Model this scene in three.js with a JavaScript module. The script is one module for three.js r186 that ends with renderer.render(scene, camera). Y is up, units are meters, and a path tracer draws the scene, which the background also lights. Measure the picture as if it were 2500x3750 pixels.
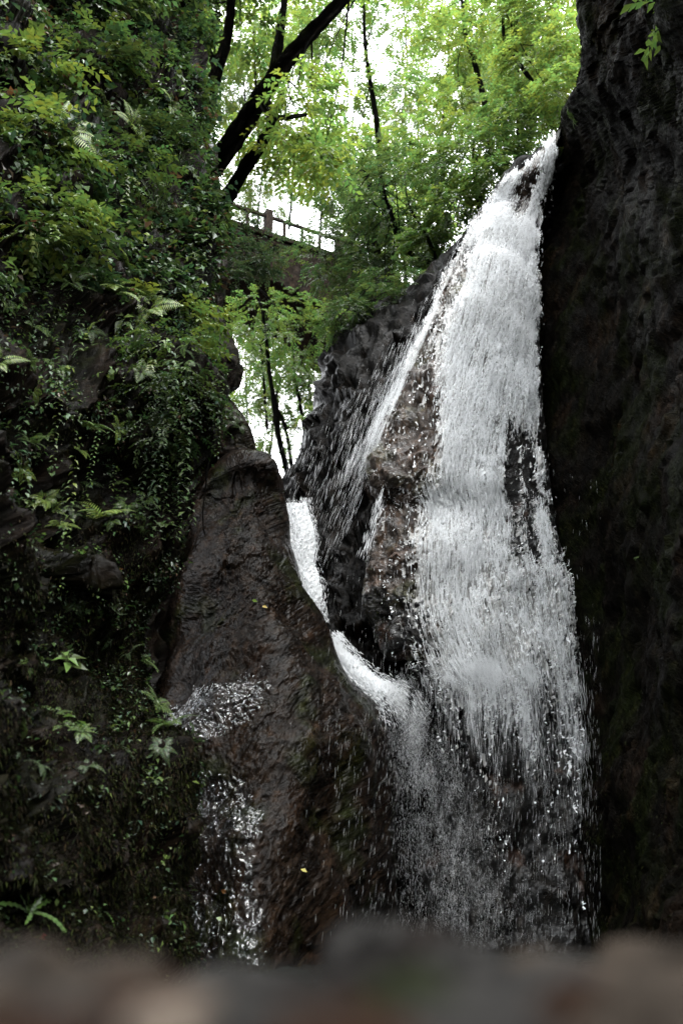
import * as THREE from 'three';
import { createNoise3D } from 'simplex-noise';
import { mergeGeometries } from 'three/addons/utils/BufferGeometryUtils.js';

// ------------------------------------------------------------------ camera, sky, sun, exposure
const scene = new THREE.Scene();
const PITCH = THREE.MathUtils.degToRad(21), FPX = 3648, EYE = new THREE.Vector3(0, 0.6, 0);
const camera = new THREE.PerspectiveCamera(2 * THREE.MathUtils.radToDeg(Math.atan(1875 / FPX)), 2 / 3, 0.05, 1000);
camera.position.copy(EYE);
camera.rotation.set(PITCH, 0, 0);
camera.focus = 12.6;
camera.userData.fStop = 1.35;
camera.updateMatrixWorld(true);
const renderer = new THREE.WebGLRenderer({ antialias: true });
renderer.toneMapping = THREE.LinearToneMapping;
renderer.toneMappingExposure = 3.1;
renderer.shadowMap.enabled = true;

const SKY_ZENITH = 3.2;                                   // overcast: brightest overhead, a third of that at the horizon
{
  const w = 256, h = 128, data = new Float32Array(w * h * 4);
  for (let j = 0; j < h; j++) {
    const el = ((j + 0.5) / h - 0.5) * Math.PI, s = Math.max(0, Math.sin(el));
    const L = SKY_ZENITH * (el > 0 ? (1 + 2 * s) / 3 : 0.12);
    for (let i = 0; i < w; i++) data.set([L * 0.96, L * 0.99, L * 1.03, 1], (j * w + i) * 4);
  }
  const t = new THREE.DataTexture(data, w, h, THREE.RGBAFormat, THREE.FloatType);
  t.mapping = THREE.EquirectangularReflectionMapping; t.magFilter = THREE.LinearFilter; t.needsUpdate = true;
  scene.background = t; scene.environment = t;
}
const sun = new THREE.DirectionalLight(new THREE.Color().setRGB(1, 0.975, 0.94), 1.5);
sun.position.set(9, 40, 10); sun.target.position.set(0, 4, -12);
sun.castShadow = true; sun.shadow.radius = 45;
Object.assign(sun.shadow.camera, { left: -30, right: 30, top: 30, bottom: -30, near: 1, far: 120 });
scene.add(sun, sun.target);

// ------------------------------------------------------------------ helpers
function mulberry(a) { return () => { a |= 0; a = a + 0x6d2b79f5 | 0; let t = Math.imul(a ^ a >>> 15, 1 | a); t = t + Math.imul(t ^ t >>> 7, 61 | t) ^ t; return ((t ^ t >>> 14) >>> 0) / 4294967296; }; }
const rnd = mulberry(20240611);
const R = (a, b) => a + (b - a) * rnd();
const gauss = () => (rnd() + rnd() + rnd() + rnd() - 2) * 0.87 * 1.0;
const pick = (a) => a[Math.floor(rnd() * a.length)];
const N3 = createNoise3D(mulberry(77));
const clamp = THREE.MathUtils.clamp, lerp = THREE.MathUtils.lerp, sstep = THREE.MathUtils.smoothstep;
const V = (x, y, z) => new THREE.Vector3(x, y, z);
function fbm(x, y, z, oct = 4, gain = 0.5) { let s = 0, a = 1, t = 0; for (let i = 0; i < oct; i++) { s += a * N3(x, y, z); t += a; x = x * 2.03 + 11.3; y = y * 2.03 + 5.1; z = z * 2.03 + 7.7; a *= gain; } return s / t; }
function ridged(x, y, z, oct = 4) { let s = 0, a = 1, t = 0; for (let i = 0; i < oct; i++) { s += a * (1 - Math.abs(N3(x, y, z))); t += a; x = x * 2.1 + 3.3; y = y * 2.1 + 9.1; z = z * 2.1 + 1.7; a *= 0.5; } return s / t; }
// broken rock: cells of a 3D Voronoi pattern, each with its own height and tilt, so that steps and cracks run between them
const hash3 = (x, y, z, k) => { let h = Math.imul(x, 374761393) ^ Math.imul(y, 668265263) ^ Math.imul(z, 2147483647 - 1274126177) ^ Math.imul(k, 1013904223); h = Math.imul(h ^ h >>> 13, 1274126177); h ^= h >>> 16; return (h >>> 0) / 4294967296; };
function facets(x, y, z, tilt = 0.5) {
  const ix = Math.floor(x), iy = Math.floor(y), iz = Math.floor(z); let b = 1e9, h = 0;
  for (let i = -1; i <= 1; i++) for (let j = -1; j <= 1; j++) for (let k = -1; k <= 1; k++) {
    const a = ix + i, c = iy + j, d = iz + k, dx = a + hash3(a, c, d, 1) - x, dy = c + hash3(a, c, d, 2) - y, dz = d + hash3(a, c, d, 3) - z, r = dx * dx + dy * dy + dz * dz;
    if (r < b) { b = r; h = hash3(a, c, d, 4) - 0.5 + tilt * 2 * ((hash3(a, c, d, 5) - 0.5) * dx + (hash3(a, c, d, 6) - 0.5) * dy + (hash3(a, c, d, 7) - 0.5) * dz); }
  }
  return h;
}
const broken = (p, s, sy = s, tilt = 0.6) => { const w = 0.35 / s, x = p.x + w * N3(p.x * s, p.y * s, p.z * s), y = p.y + w * N3(p.x * s + 9, p.y * s, p.z * s), z = p.z + w * N3(p.x * s, p.y * s + 9, p.z * s); return facets(x * s, (y - 0.3 * x) * sy, z * s, tilt); };
const FWD = V(0, Math.sin(PITCH), -Math.cos(PITCH)), UPV = V(0, Math.cos(PITCH), Math.sin(PITCH));
// a photograph pixel (2500 x 3750) and a distance along the ground give a point
function W(px, py, d) {
  const a = (px - 1250) / FPX, b = (1875 - py) / FPX;
  const dir = V(a, 0, 0).addScaledVector(UPV, b).add(FWD);
  return dir.multiplyScalar(d / -dir.z).add(EYE);
}
function project(p) { const q = p.clone().sub(EYE), f = q.dot(FWD); return [1250 + FPX * q.x / f, 1875 - FPX * q.dot(UPV) / f, f]; }
const metresPerPx = (px, py, d) => { const p = W(px, py, d).sub(EYE); return p.dot(FWD) / FPX; };

const taken = {};
function numbered(n) { taken[n] = (taken[n] ?? -1) + 1; return taken[n] ? n + '_' + String(taken[n]).padStart(3, '0') : n; }
function finish(o) { o.traverse((c) => { if (c.isMesh) { c.castShadow = true; c.receiveShadow = true; } }); return o; }
function top(o, name, label, category, extra = {}) {
  o.name = numbered(name); o.userData = { label, category, ...extra }; scene.add(finish(o)); return o;
}
function group() { return new THREE.Group(); }
function part(parent, name, geo, mat, label) { const m = new THREE.Mesh(geo, mat); m.name = name; if (label) m.userData.label = label; parent.add(m); return m; }

// ------------------------------------------------------------------ textures
function tileNoise(size, base, oct, seed, gain = 0.5) {
  const r = mulberry(seed), out = new Float32Array(size * size);
  let amp = 1, tot = 0;
  for (let o = 0; o < oct; o++) {
    const n = base << o, lat = new Float32Array(n * n).map(() => r());
    for (let y = 0; y < size; y++) {
      const fy = y / size * n, y0 = Math.floor(fy), ty = fy - y0, sy = ty * ty * (3 - 2 * ty), ra = (y0 % n) * n, rb = ((y0 + 1) % n) * n;
      for (let x = 0; x < size; x++) {
        const fx = x / size * n, x0 = Math.floor(fx), tx = fx - x0, sx = tx * tx * (3 - 2 * tx), a = x0 % n, b = (x0 + 1) % n;
        out[y * size + x] += amp * lerp(lerp(lat[ra + a], lat[ra + b], sx), lerp(lat[rb + a], lat[rb + b], sx), sy);
      }
    }
    tot += amp; amp *= gain;
  }
  let lo = 1e9, hi = -1e9; for (const v of out) { lo = Math.min(lo, v); hi = Math.max(hi, v); }
  return out.map((v) => (v - lo) / (hi - lo));
}
function tex(size, f, srgb = false) {
  const d = new Uint8Array(size * size * 4);
  for (let i = 0; i < size * size; i++) { const c = f(i); for (let k = 0; k < 3; k++) d[i * 4 + k] = clamp(Math.round(255 * (c.length ? c[k] : c)), 0, 255); d[i * 4 + 3] = 255; }
  const t = new THREE.DataTexture(d, size, size); t.wrapS = t.wrapT = THREE.RepeatWrapping; t.magFilter = THREE.LinearFilter; t.minFilter = THREE.LinearMipmapLinearFilter; t.generateMipmaps = true;
  if (srgb) t.colorSpace = THREE.SRGBColorSpace; t.needsUpdate = true; return t;
}
const S = 1024, nA = tileNoise(S, 8, 7, 5, 0.62), nB = tileNoise(S, 4, 6, 9, 0.55), nC = tileNoise(S, 32, 5, 13, 0.6);
const chips = (() => {                                     // tileable chipped facets
  const r = mulberry(31), n = 22, P = []; for (let i = 0; i < n * n; i++) P.push([r(), r(), r(), r() - 0.5, r() - 0.5]);
  const out = new Float32Array(S * S);
  for (let y = 0; y < S; y++) for (let x = 0; x < S; x++) {
    const q = (nB[y * S + x] - 0.5) * 1.2, fx = x / S * n + q, fy = y / S * n + q * 0.7, ix = Math.floor(fx), iy = Math.floor(fy); let b = 9, v = 0;
    for (let j = -1; j <= 1; j++) for (let i = -1; i <= 1; i++) { const c = P[((iy + j + n) % n) * n + ((ix + i + n) % n)], dx = ix + i + c[0] - fx, dy = iy + j + c[1] - fy, d = dx * dx + dy * dy; if (d < b) { b = d; v = c[2] + c[3] * dx * 1.6 + c[4] * dy * 1.6; } }
    out[y * S + x] = clamp(0.5 * v + 0.25, 0, 1);
  }
  return out;
})();
const rockBump = tex(S, (i) => 0.36 * nA[i] + 0.44 * chips[i] + 0.2 * nC[i]);
const rockMap = tex(S, (i) => { const v = 0.3 + 0.75 * nA[i] * (0.6 + 0.5 * nC[i]) + 0.16 * (chips[i] - 0.4), w = nB[i] - 0.5; return [v * (1 + 0.12 * w), v, v * (1 - 0.14 * w)]; }, true);
const rockRough = tex(S, (i) => clamp(0.25 + 0.9 * Math.pow(nB[i], 1.4) * (0.5 + nC[i]), 0.1, 1));
const rep = (t, x, y = x) => { const c = t.clone(); c.repeat.set(x, y); c.needsUpdate = true; return c; };

// ------------------------------------------------------------------ surface patches
const cr = (a, b, c, d, t) => 0.5 * (2 * b + (c - a) * t + (2 * a - 5 * b + 4 * c - d) * t * t + (3 * b - a - 3 * c + d) * t * t * t);
class Patch {
  // rows: control points [px, py, d]; nu columns, nv rows of vertices; disp(p, n, u, v) in metres along the normal
  constructor(rows, nu, nv, disp, hx = 1, hz = 0, arc = false) {
    const P = rows.map((r) => r.map((c) => W(...c))), nr = P.length, nc = P[0].length;
    this.nu = nu; this.nv = nv;
    const base = new Float32Array(nu * nv * 3), pos = this.pos = new Float32Array(nu * nv * 3), tmp = [];
    const ev = (u, v, o, i) => {
      const fu = u * (nc - 1), fv = v * (nr - 1), iu = Math.min(nc - 2, Math.floor(fu)), iv = Math.min(nr - 2, Math.floor(fv)), tu = fu - iu, tv = fv - iv;
      const col = (r, k) => { const q = P[clamp(r, 0, nr - 1)]; return cr(q[Math.max(0, iu - 1)].getComponent(k), q[iu].getComponent(k), q[iu + 1].getComponent(k), q[Math.min(nc - 1, iu + 2)].getComponent(k), tu); };
      for (let k = 0; k < 3; k++) o[i + k] = cr(col(iv - 1, k), col(iv, k), col(iv + 1, k), col(iv + 2, k), tv);
    };
    for (let j = 0; j < nv; j++) for (let i = 0; i < nu; i++) ev(i / (nu - 1), j / (nv - 1), base, (j * nu + i) * 3);
    const idx = []; for (let j = 0; j < nv - 1; j++) for (let i = 0; i < nu - 1; i++) { const a = j * nu + i, b = a + 1, c = a + nu, d = c + 1; idx.push(a, c, b, b, c, d); }
    const uv = new Float32Array(nu * nv * 2), p = V(), q = V();
    { const hl = Math.hypot(hx, hz); for (let k = 0; k < nu * nv; k++) { const x = base[k * 3], y = base[k * 3 + 1], z = base[k * 3 + 2], a = (x * hx + z * hz) / hl, c = (-x * hz + z * hx) / hl; uv[k * 2] = a + 0.25 * c; uv[k * 2 + 1] = y + 0.45 * c; } }
    if (arc) for (let i = 0; i < nu; i++) { const mid = Math.floor(nv * 0.5); let s = 0; for (let j = mid; j < nv; j++) { const k = j * nu + i; if (j > mid) s -= p.fromArray(base, k * 3).distanceTo(q.fromArray(base, (k - nu) * 3)); uv[k * 2 + 1] = s; } s = 0; for (let j = mid - 1; j >= 0; j--) { const k = j * nu + i; s += p.fromArray(base, k * 3).distanceTo(q.fromArray(base, (k + nu) * 3)); uv[k * 2 + 1] = s; } }
    const g = new THREE.BufferGeometry(); g.setIndex(idx); g.setAttribute('position', new THREE.BufferAttribute(base, 3)); g.computeVertexNormals();
    const bn = g.attributes.normal.array; let face = 0; for (let k = 0; k < nu * nv; k += 37) { p.fromArray(base, k * 3); q.fromArray(bn, k * 3); face += q.dot(EYE.clone().sub(p).normalize()); }
    const sgn = face < 0 ? -1 : 1; if (sgn < 0) for (let t = 0; t < idx.length; t += 3) { const a = idx[t + 1]; idx[t + 1] = idx[t + 2]; idx[t + 2] = a; }
    const n = V();
    for (let k = 0; k < nu * nv; k++) {
      p.fromArray(base, k * 3); n.fromArray(bn, k * 3).multiplyScalar(sgn);
      const h = disp(p, n, (k % nu) / (nu - 1), Math.floor(k / nu) / (nv - 1));
      p.addScaledVector(n, h).toArray(pos, k * 3);
    }
    g.setIndex(idx); g.setAttribute('position', new THREE.BufferAttribute(pos, 3)); g.setAttribute('uv', new THREE.BufferAttribute(uv, 2)); g.computeVertexNormals();
    this.geo = g; this.nor = g.attributes.normal.array; this.bins = null;
  }
  paint(f) { const n = this.nu * this.nv, c = new Float32Array(n * 3), p = V(), q = V(); for (let k = 0; k < n; k++) c.set(f(p.fromArray(this.pos, k * 3), q.fromArray(this.nor, k * 3)), k * 3); this.geo.setAttribute('color', new THREE.BufferAttribute(c, 3)); return this; }
  at(u, v) {
    const fu = clamp(u, 0, 0.9999) * (this.nu - 1), fv = clamp(v, 0, 0.9999) * (this.nv - 1), i = Math.floor(fu), j = Math.floor(fv), a = fu - i, b = fv - j, k = (j * this.nu + i) * 3, nu3 = this.nu * 3;
    const mix = (arr, c) => lerp(lerp(arr[k + c], arr[k + 3 + c], a), lerp(arr[k + nu3 + c], arr[k + nu3 + 3 + c], a), b);
    return { p: V(mix(this.pos, 0), mix(this.pos, 1), mix(this.pos, 2)), n: V(mix(this.nor, 0), mix(this.nor, 1), mix(this.nor, 2)).normalize() };
  }
  pick(px, py) {                                           // the vertex of this surface seen at a pixel
    if (!this.bins) { this.bins = new Map(); const p = V(); for (let k = 0; k < this.nu * this.nv; k++) { const [x, y, f] = project(p.fromArray(this.pos, k * 3)); if (f < 0.1) continue; const key = Math.floor(x / 30) + ',' + Math.floor(y / 30); if (!this.bins.has(key)) this.bins.set(key, []); this.bins.get(key).push([k, x, y, f]); } }
    let best = null, bs = 1e9; const bx = Math.floor(px / 30), by = Math.floor(py / 30);
    for (let dx = -1; dx <= 1; dx++) for (let dy = -1; dy <= 1; dy++) for (const [k, x, y, f] of this.bins.get((bx + dx) + ',' + (by + dy)) ?? []) { const s = Math.hypot(x - px, y - py) + f * 12; if (s < bs) { bs = s; best = k; } }
    if (best === null) return null;
    return { p: V().fromArray(this.pos, best * 3), n: V().fromArray(this.nor, best * 3) };
  }
}
const mixc = (a, b, t) => [lerp(a[0], b[0], t), lerp(a[1], b[1], t), lerp(a[2], b[2], t)];
const scl = (a, s) => [a[0] * s, a[1] * s, a[2] * s];
function rockMaterial(bump, rough, rx = 1.5, spec = 0.3) {
  return new THREE.MeshPhysicalMaterial({ vertexColors: true, map: rep(rockMap, rx), bumpMap: rep(rockBump, rx), bumpScale: bump, roughness: rough, roughnessMap: rep(rockRough, rx * 0.45), specularIntensity: spec });
}
const structure = (name, patch, mat, label) => { const m = new THREE.Mesh(patch.geo, mat); m.name = name; m.userData = { kind: 'structure', label }; scene.add(finish(m)); return m; };
const BROWN = [0.042, 0.026, 0.0165], DARK = [0.013, 0.0105, 0.008], GREY = [0.03, 0.027, 0.024], MOSS = [0.014, 0.0175, 0.0045], RUST = [0.085, 0.038, 0.02];
const interp = (tab, y) => { let i = 0; while (i < tab.length - 2 && y > tab[i + 1][0]) i++; const t = clamp((y - tab[i][0]) / (tab[i + 1][0] - tab[i][0]), 0, 1); return tab[i].map((v, k) => lerp(v, tab[i + 1][k], t)); };

// --- the vegetated cliff on the left
const A_EDGE = [[-400, 790, 12.6], [-150, 775, 12.2], [0, 760, 11.8], [300, 730, 11.2], [600, 755, 10.7], [800, 785, 10.3], [1000, 765, 10], [1200, 740, 9.8], [1430, 785, 9.5], [1560, 740, 9.5], [1750, 668, 9.5], [1950, 645, 9.4], [2100, 625, 9.3], [2200, 545, 9.3], [2300, 500, 9.3], [2420, 525, 9.1], [2520, 550, 9], [2650, 610, 8.8], [2750, 633, 8.7], [2900, 660, 8.5], [3000, 673, 8.4], [3100, 665, 8.3], [3250, 637, 8.2], [3380, 650, 8.1], [3480, 680, 8], [3560, 710, 7.95], [3720, 755, 7.9]];
const A_LEFT = [[-400, 8.8], [600, 7.2], [1430, 6.4], [2300, 5.6], [3000, 5.0], [3500, 4.6], [3720, 4.4]];
const aRows = [];
aRows.push([-700, -300, 0, 250, 450, 620, 760, 740].map((x) => [x, -330, 24]));
for (const [y, ex, ed] of A_EDGE) {
  const dl = interp(A_LEFT, y)[1], e = (f) => lerp(dl, ed, f);
  aRows.push([[lerp(-700, ex, 0), y, e(-0.25)], [lerp(-350, ex, 0.0), y, e(0.05)], [lerp(-350, ex, 0.35), y, e(0.4)], [lerp(-350, ex, 0.6), y, e(0.66)], [lerp(-350, ex, 0.8), y, e(0.85)], [lerp(-350, ex, 0.93), y, e(0.95)], [ex, y, ed + 0.15], [ex - 40, y, ed + 1.8]]);
}
const cliffA = new Patch(aRows, 280, 460, (p, n, u, v) => {
  const e = sstep(u, 0, 0.05);
  const lump = fbm(p.x * 0.55, p.y * 0.45, p.z * 0.55, 3) * 0.5, mid = (ridged(p.x * 0.9, p.y * 0.7, p.z * 0.9, 3) - 0.6) * 0.34, fine = fbm(p.x * 5, p.y * 4, p.z * 5, 3) * 0.05;
  return (lump + mid + fine + broken(p, 1.6, 1.3) * 0.22 + broken(p, 5, 5) * 0.05) * e * (1 - 0.82 * sstep(u, 0.74, 0.88));
}, 0.55, -0.83);
cliffA.paint((p) => {
  const m = sstep(fbm(p.x * 1.1, p.y * 1.1, p.z * 1.1, 4), -0.25, 0.35), b = 0.7 + 0.5 * fbm(p.x * 4, p.y * 4, p.z * 4, 3);
  return scl(mixc(mixc(DARK, BROWN, 0.5 + 0.5 * N3(p.x * 2, p.y * 2, p.z * 2)), MOSS, m * 0.75), b * 0.75);
});
structure('cliff_left', cliffA, rockMaterial(0.025, 0.95, 1.5, 0.1), 'dark mossy cliff face thick with ferns and leafy plants');

// --- the dark overhanging rock behind it
const B_EDGE = [[500, 780, 12.9], [700, 800, 12.9], [770, 815, 12.9], [900, 830, 12.9], [1000, 836, 12.9], [1080, 822, 13], [1150, 822, 13], [1250, 850, 12.9], [1330, 884, 12.8], [1410, 876, 12.9], [1450, 838, 13.1], [1490, 856, 13.0], [1540, 890, 12.9], [1620, 925, 12.9], [1700, 940, 13], [1900, 900, 13], [2200, 850, 12.8], [2600, 800, 12.4], [3600, 760, 11.5]];
const bRows = [[400, 480, 600, 720, 770, 760].map((x) => [x, 380, 20])];
for (const [y, ex, ed] of B_EDGE) bRows.push([[400, y, ed - 1.2], [520, y, ed - 0.8], [ex - 190, y, ed - 0.1], [ex - 70, y, ed - 0.15], [ex, y, ed + 0.1], [ex - 60, y, ed + 2.5]]);
const cliffB = new Patch(bRows, 130, 330, (p, n, u, v) => (fbm(p.x * 0.9, p.y * 0.7, p.z * 0.9, 3) * 0.22 + (ridged(p.x * 1.1, p.y * 0.8, p.z * 1.1, 3) - 0.6) * 0.22 + broken(p, 1.5, 1.2) * 0.16 + broken(p, 5) * 0.05) * sstep(u, 0, 0.1) * (1 - 0.75 * sstep(u, 0.55, 0.75)));
cliffB.paint((p) => scl(mixc(mixc(DARK, BROWN, 0.6 + 0.3 * N3(p.x * 2, p.y * 2, p.z * 2)), MOSS, 0.5 * sstep(fbm(p.x * 1.3, p.y * 1.3, p.z, 3), 0, 0.4)), 0.8 + 0.4 * N3(p.x * 3, p.y * 3, p.z * 3)));
structure('cliff_recess', cliffB, rockMaterial(0.025, 0.9, 1.5, 0.15), 'dark overhanging rock recess behind the vegetated cliff');

// --- the brown wet slab
const cRows = [
  [[740, 1790, 16], [800, 1725, 16], [880, 1690, 16], [960, 1705, 16], [1000, 1760, 16], [990, 1770, 16.5]],
  [[755, 1755, 12.4], [800, 1688, 12.2], [880, 1645, 12.1], [960, 1660, 12.2], [1014, 1715, 12.7], [1000, 1725, 14]],
  [[720, 1860, 12.3], [795, 1800, 12.0], [880, 1770, 11.85], [965, 1780, 11.95], [1034, 1815, 12.6], [1020, 1825, 14]],
  [[690, 1960, 12.2], [790, 1910, 11.8], [880, 1890, 11.6], [970, 1900, 11.75], [1056, 1915, 12.5], [1040, 1920, 14]],
  [[630, 2100, 12.9], [760, 2080, 11.5], [880, 2060, 11.3], [990, 2060, 11.5], [1072, 2040, 12.4], [1055, 2050, 14]],
  [[560, 2220, 13.2], [735, 2200, 11.5], [880, 2190, 11.1], [1010, 2180, 11.35], [1105, 2170, 12.3], [1085, 2180, 14]],
  [[530, 2320, 13.3], [700, 2310, 11.5], [880, 2300, 10.95], [1050, 2300, 11.25], [1182, 2310, 12.2], [1160, 2320, 14]],
  [[480, 2500, 13], [690, 2500, 11], [920, 2500, 10.6], [1120, 2500, 11.0], [1288, 2500, 12.0], [1265, 2510, 14]],
  [[540, 2620, 11.2], [710, 2630, 10.55], [940, 2630, 10.35], [1160, 2625, 10.8], [1372, 2600, 11.9], [1350, 2610, 14]],
  [[560, 2740, 11, 0], [730, 2750, 10.3], [960, 2750, 10.1], [1190, 2740, 10.6], [1410, 2710, 11.9], [1400, 2720, 14]],
  [[600, 2980, 10.6], [760, 3000, 10], [980, 3010, 9.8], [1220, 3000, 10.4], [1430, 2960, 11.9], [1440, 2970, 14]],
  [[600, 3250, 10.2], [760, 3280, 9.6], [980, 3300, 9.5], [1200, 3300, 10.2], [1420, 3250, 11.9], [1430, 3260, 14]],
  [[600, 3550, 9.9], [760, 3580, 9.3], [980, 3600, 9.2], [1200, 3600, 10], [1420, 3550, 11.9], [1430, 3560, 14]],
].map((r) => r.map((c) => c.slice(0, 3)));
const slab = new Patch(cRows, 300, 480, (p, n, u, v) => {
  const edge = sstep(u, 0, 0.06) * (1 - 0.55 * sstep(u, 0.68, 0.8)) * sstep(v, 0.03, 0.12);
  const s = p.y * 1.0 - p.x * 0.55 + fbm(p.x * 0.7, p.y * 0.7, p.z * 0.7, 2) * 0.6;   // ledges that climb to the right
  const led = Math.pow(1 - Math.abs(((s * 0.85) % 1 + 1) % 1 * 2 - 1), 0.6) * 0.05;
  return (fbm(p.x * 0.6, p.y * 0.5, p.z * 0.6, 2) * 0.22 + led - 0.03 + broken(p, 3.6, 6, 0.9) * 0.022 + broken(p, 10, 14, 1) * 0.011 + fbm(p.x * 9, p.y * 10, p.z * 9, 2) * 0.008) * edge;
});
slab.paint((p) => {
  const m = sstep(fbm(p.x * 0.9, p.y * 0.9, p.z * 0.9, 3), 0.1, 0.5), r = sstep(fbm(p.x * 1.4 + 9, p.y * 1.6, p.z * 1.4, 3), 0.15, 0.6);
  return scl(mixc(mixc(mixc(DARK, BROWN, 0.8), scl(MOSS, 1.9), m * 0.8), RUST, r * 0.2), 0.62 + 0.5 * fbm(p.x * 5, p.y * 5, p.z * 5, 3));
});
structure('rock_slab', slab, rockMaterial(0.035, 0.55, 1.6, 0.2), 'wet brown rock slab with glistening ledges beside the fall');

// --- the dark wall behind the fall, its top edge running up from the notch to the lip
const dCols = [[1020, 1900, 16.5, 1150, 2500], [1046, 1795, 16.6, 1190, 2450], [1092, 1700, 16.6, 1230, 2400], [1130, 1600, 16.6, 1270, 2380], [1145, 1545, 16.6, 1300, 2350], [1168, 1470, 16.5, 1340, 2330], [1184, 1390, 16.5, 1380, 2300], [1188, 1310, 16.5, 1420, 2280], [1232, 1225, 16.4, 1460, 2250], [1305, 1165, 16.3, 1500, 2200], [1400, 1100, 16.2, 1560, 2150], [1500, 1050, 16, 1620, 2100], [1600, 965, 15.8, 1680, 2000], [1700, 850, 15.4, 1760, 1900], [1790, 730, 15.1, 1830, 1700], [1870, 640, 14.9, 1900, 1500], [1960, 570, 14.9, 1960, 1300], [2100, 520, 15, 2050, 1200]];
const dRows = [[], [], [], [], [], [], [], []];
dCols.forEach(([sx, sy, sd, ex, ey]) => {
  dRows[0].push([sx + 120, sy + 60, sd + 28]); dRows[1].push([sx + 60, sy + 45, sd + 6]); dRows[2].push([sx + 12, sy + 12, sd + 1]); dRows[3].push([sx, sy, sd - 0.1]);
  [0.1, 0.35, 0.7, 1].forEach((f, k) => dRows[4 + k].push([lerp(sx, ex, f) + (k === 0 ? 6 : 0), lerp(sy, ey, f), lerp(sd - 0.5, lerp(13.7, 15.6, sstep(sx, 1450, 1800)), Math.pow(f, 0.8))]));
});
dRows.push(dCols.map(([sx, , , ex, ey]) => [ex + 60, ey + 500, lerp(13.2, 15, sstep(sx, 1450, 1800))]));
dRows.push(dCols.map(([, , , ex]) => [ex + 100, 3250, 13.0]));
dRows.push(dCols.map(([, , , ex]) => [ex + 100, 3620, 12.9]));
const backWall = new Patch(dRows, 230, 230, (p, n, u, v) => v < 0.2 ? 0 : (fbm(p.x * 0.9, p.y * 0.7, p.z * 0.9, 3) * 0.28 + (ridged(p.x * 1.0, p.y * 0.9, p.z * 1.0, 3) - 0.6) * 0.24 + broken(p, 1.3, 1.3) * 0.24 + broken(p, 4.5) * 0.06) * sstep(v, 0.2, 0.42));
backWall.paint((p) => { const r = sstep(fbm(p.x * 1.2, p.y * 1.2 + 4, p.z * 1.2, 3), 0.2, 0.6); return scl(mixc(mixc(DARK, GREY, 0.2), BROWN, r * 0.4), 0.6 + 0.5 * fbm(p.x * 3, p.y * 3, p.z * 3, 3)); });
structure('cliff_back', backWall, rockMaterial(0.025, 0.8, 1.5, 0.15), 'dark rock wall rising from the notch to the waterfall lip');

// --- the rock rib that carries the main fall
const L = [[1905, 625, 14.9], [1790, 750, 14.5], [1700, 880, 14.1], [1632, 1020, 13.8], [1560, 1200, 13.4], [1470, 1400, 13.1], [1395, 1580, 12.8], [1346, 1715, 12.55], [1372, 1800, 12.8], [1388, 1860, 12.9], [1352, 1990, 12.5], [1336, 2090, 12.4], [1345, 2240, 12.4], [1420, 2395, 12.5], [1520, 2480, 13], [1530, 2700, 13.2], [1520, 3000, 13.1], [1500, 3300, 12.9], [1490, 3600, 12.7]];
const Rr = [[2052, 470, 14.7], [1990, 740, 14.5], [1970, 880, 14.3], [1966, 1020, 14.1], [1968, 1210, 13.9], [1974, 1410, 13.6], [1986, 1610, 13.3], [1998, 1770, 13.1], [2010, 1850, 13], [2020, 1910, 12.9], [2045, 2030, 12.8], [2065, 2120, 12.7], [2088, 2290, 12.6], [2110, 2480, 12.5], [2125, 2600, 12.45], [2145, 2780, 12.4], [2170, 3050, 12.3], [2175, 3320, 12.2], [2180, 3600, 12.1]];
const eRows = [];
const cs = [0, 0.1, 0.28, 0.5, 0.74, 0.92, 1.02], bulge = [0.35, -0.05, -0.45, -0.5, -0.3, -0.05, 0.25];
const rowOf = (l, r, k) => [[l[0] + 40, l[1] + 5, l[2] + 2.2], ...cs.map((c, i) => [lerp(l[0], r[0], c), lerp(l[1], r[1], c), lerp(l[2], r[2], c) + bulge[i] * k])];
eRows.push(rowOf([1960, 640, 22], [2080, 500, 22], 0));
L.forEach((l, i) => eRows.push(rowOf(l, Rr[i], i === 0 ? 0.15 : i < 3 ? 0.5 : 1)));
const rib = new Patch(eRows, 200, 460, (p, n, u, v) => {
  if (v < 0.05) return 0;
  const e = sstep(u, 0.1, 0.2) * (1 - sstep(u, 0.9, 1) * 0.5) * sstep(v, 0.05, 0.12);
  const layers = Math.pow(Math.abs(N3(p.x * 0.5, p.y * 1.8, p.z * 0.5)), 0.8) * 0.09;
  return (fbm(p.x * 0.9, p.y * 0.8, p.z * 0.9, 3) * 0.22 + layers - 0.08 + (ridged(p.x * 1.1, p.y * 1.1, p.z * 1.1, 3) - 0.6) * 0.14 + broken(p, 2.2, 3, 0.7) * 0.07 + broken(p, 7, 9, 0.9) * 0.025) * e * (1 - 0.6 * sstep(u, 0.42, 0.56) * (1 - sstep(v, 0.6, 0.7)));
});
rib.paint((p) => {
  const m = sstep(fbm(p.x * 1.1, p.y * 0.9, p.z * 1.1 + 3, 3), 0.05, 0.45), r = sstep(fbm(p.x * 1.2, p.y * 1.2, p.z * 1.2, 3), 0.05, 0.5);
  const bed = fbm(p.x * 0.8, p.y * 0.8, p.z * 0.8 + 7, 3) * 2.2 + p.y - Math.max(0, p.x - 1.5) * 4 > 4.3 ? 1 : 0;      // brown upper left; shade of the lower and right rib painted in blackish
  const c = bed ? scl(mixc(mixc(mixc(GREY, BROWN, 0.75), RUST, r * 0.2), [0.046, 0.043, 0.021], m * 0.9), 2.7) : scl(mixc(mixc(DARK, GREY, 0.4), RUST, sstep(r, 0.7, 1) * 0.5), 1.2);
  return scl(c, 1 + 0.4 * fbm(p.x * 4, p.y * 4, p.z * 4, 3));
});
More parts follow.
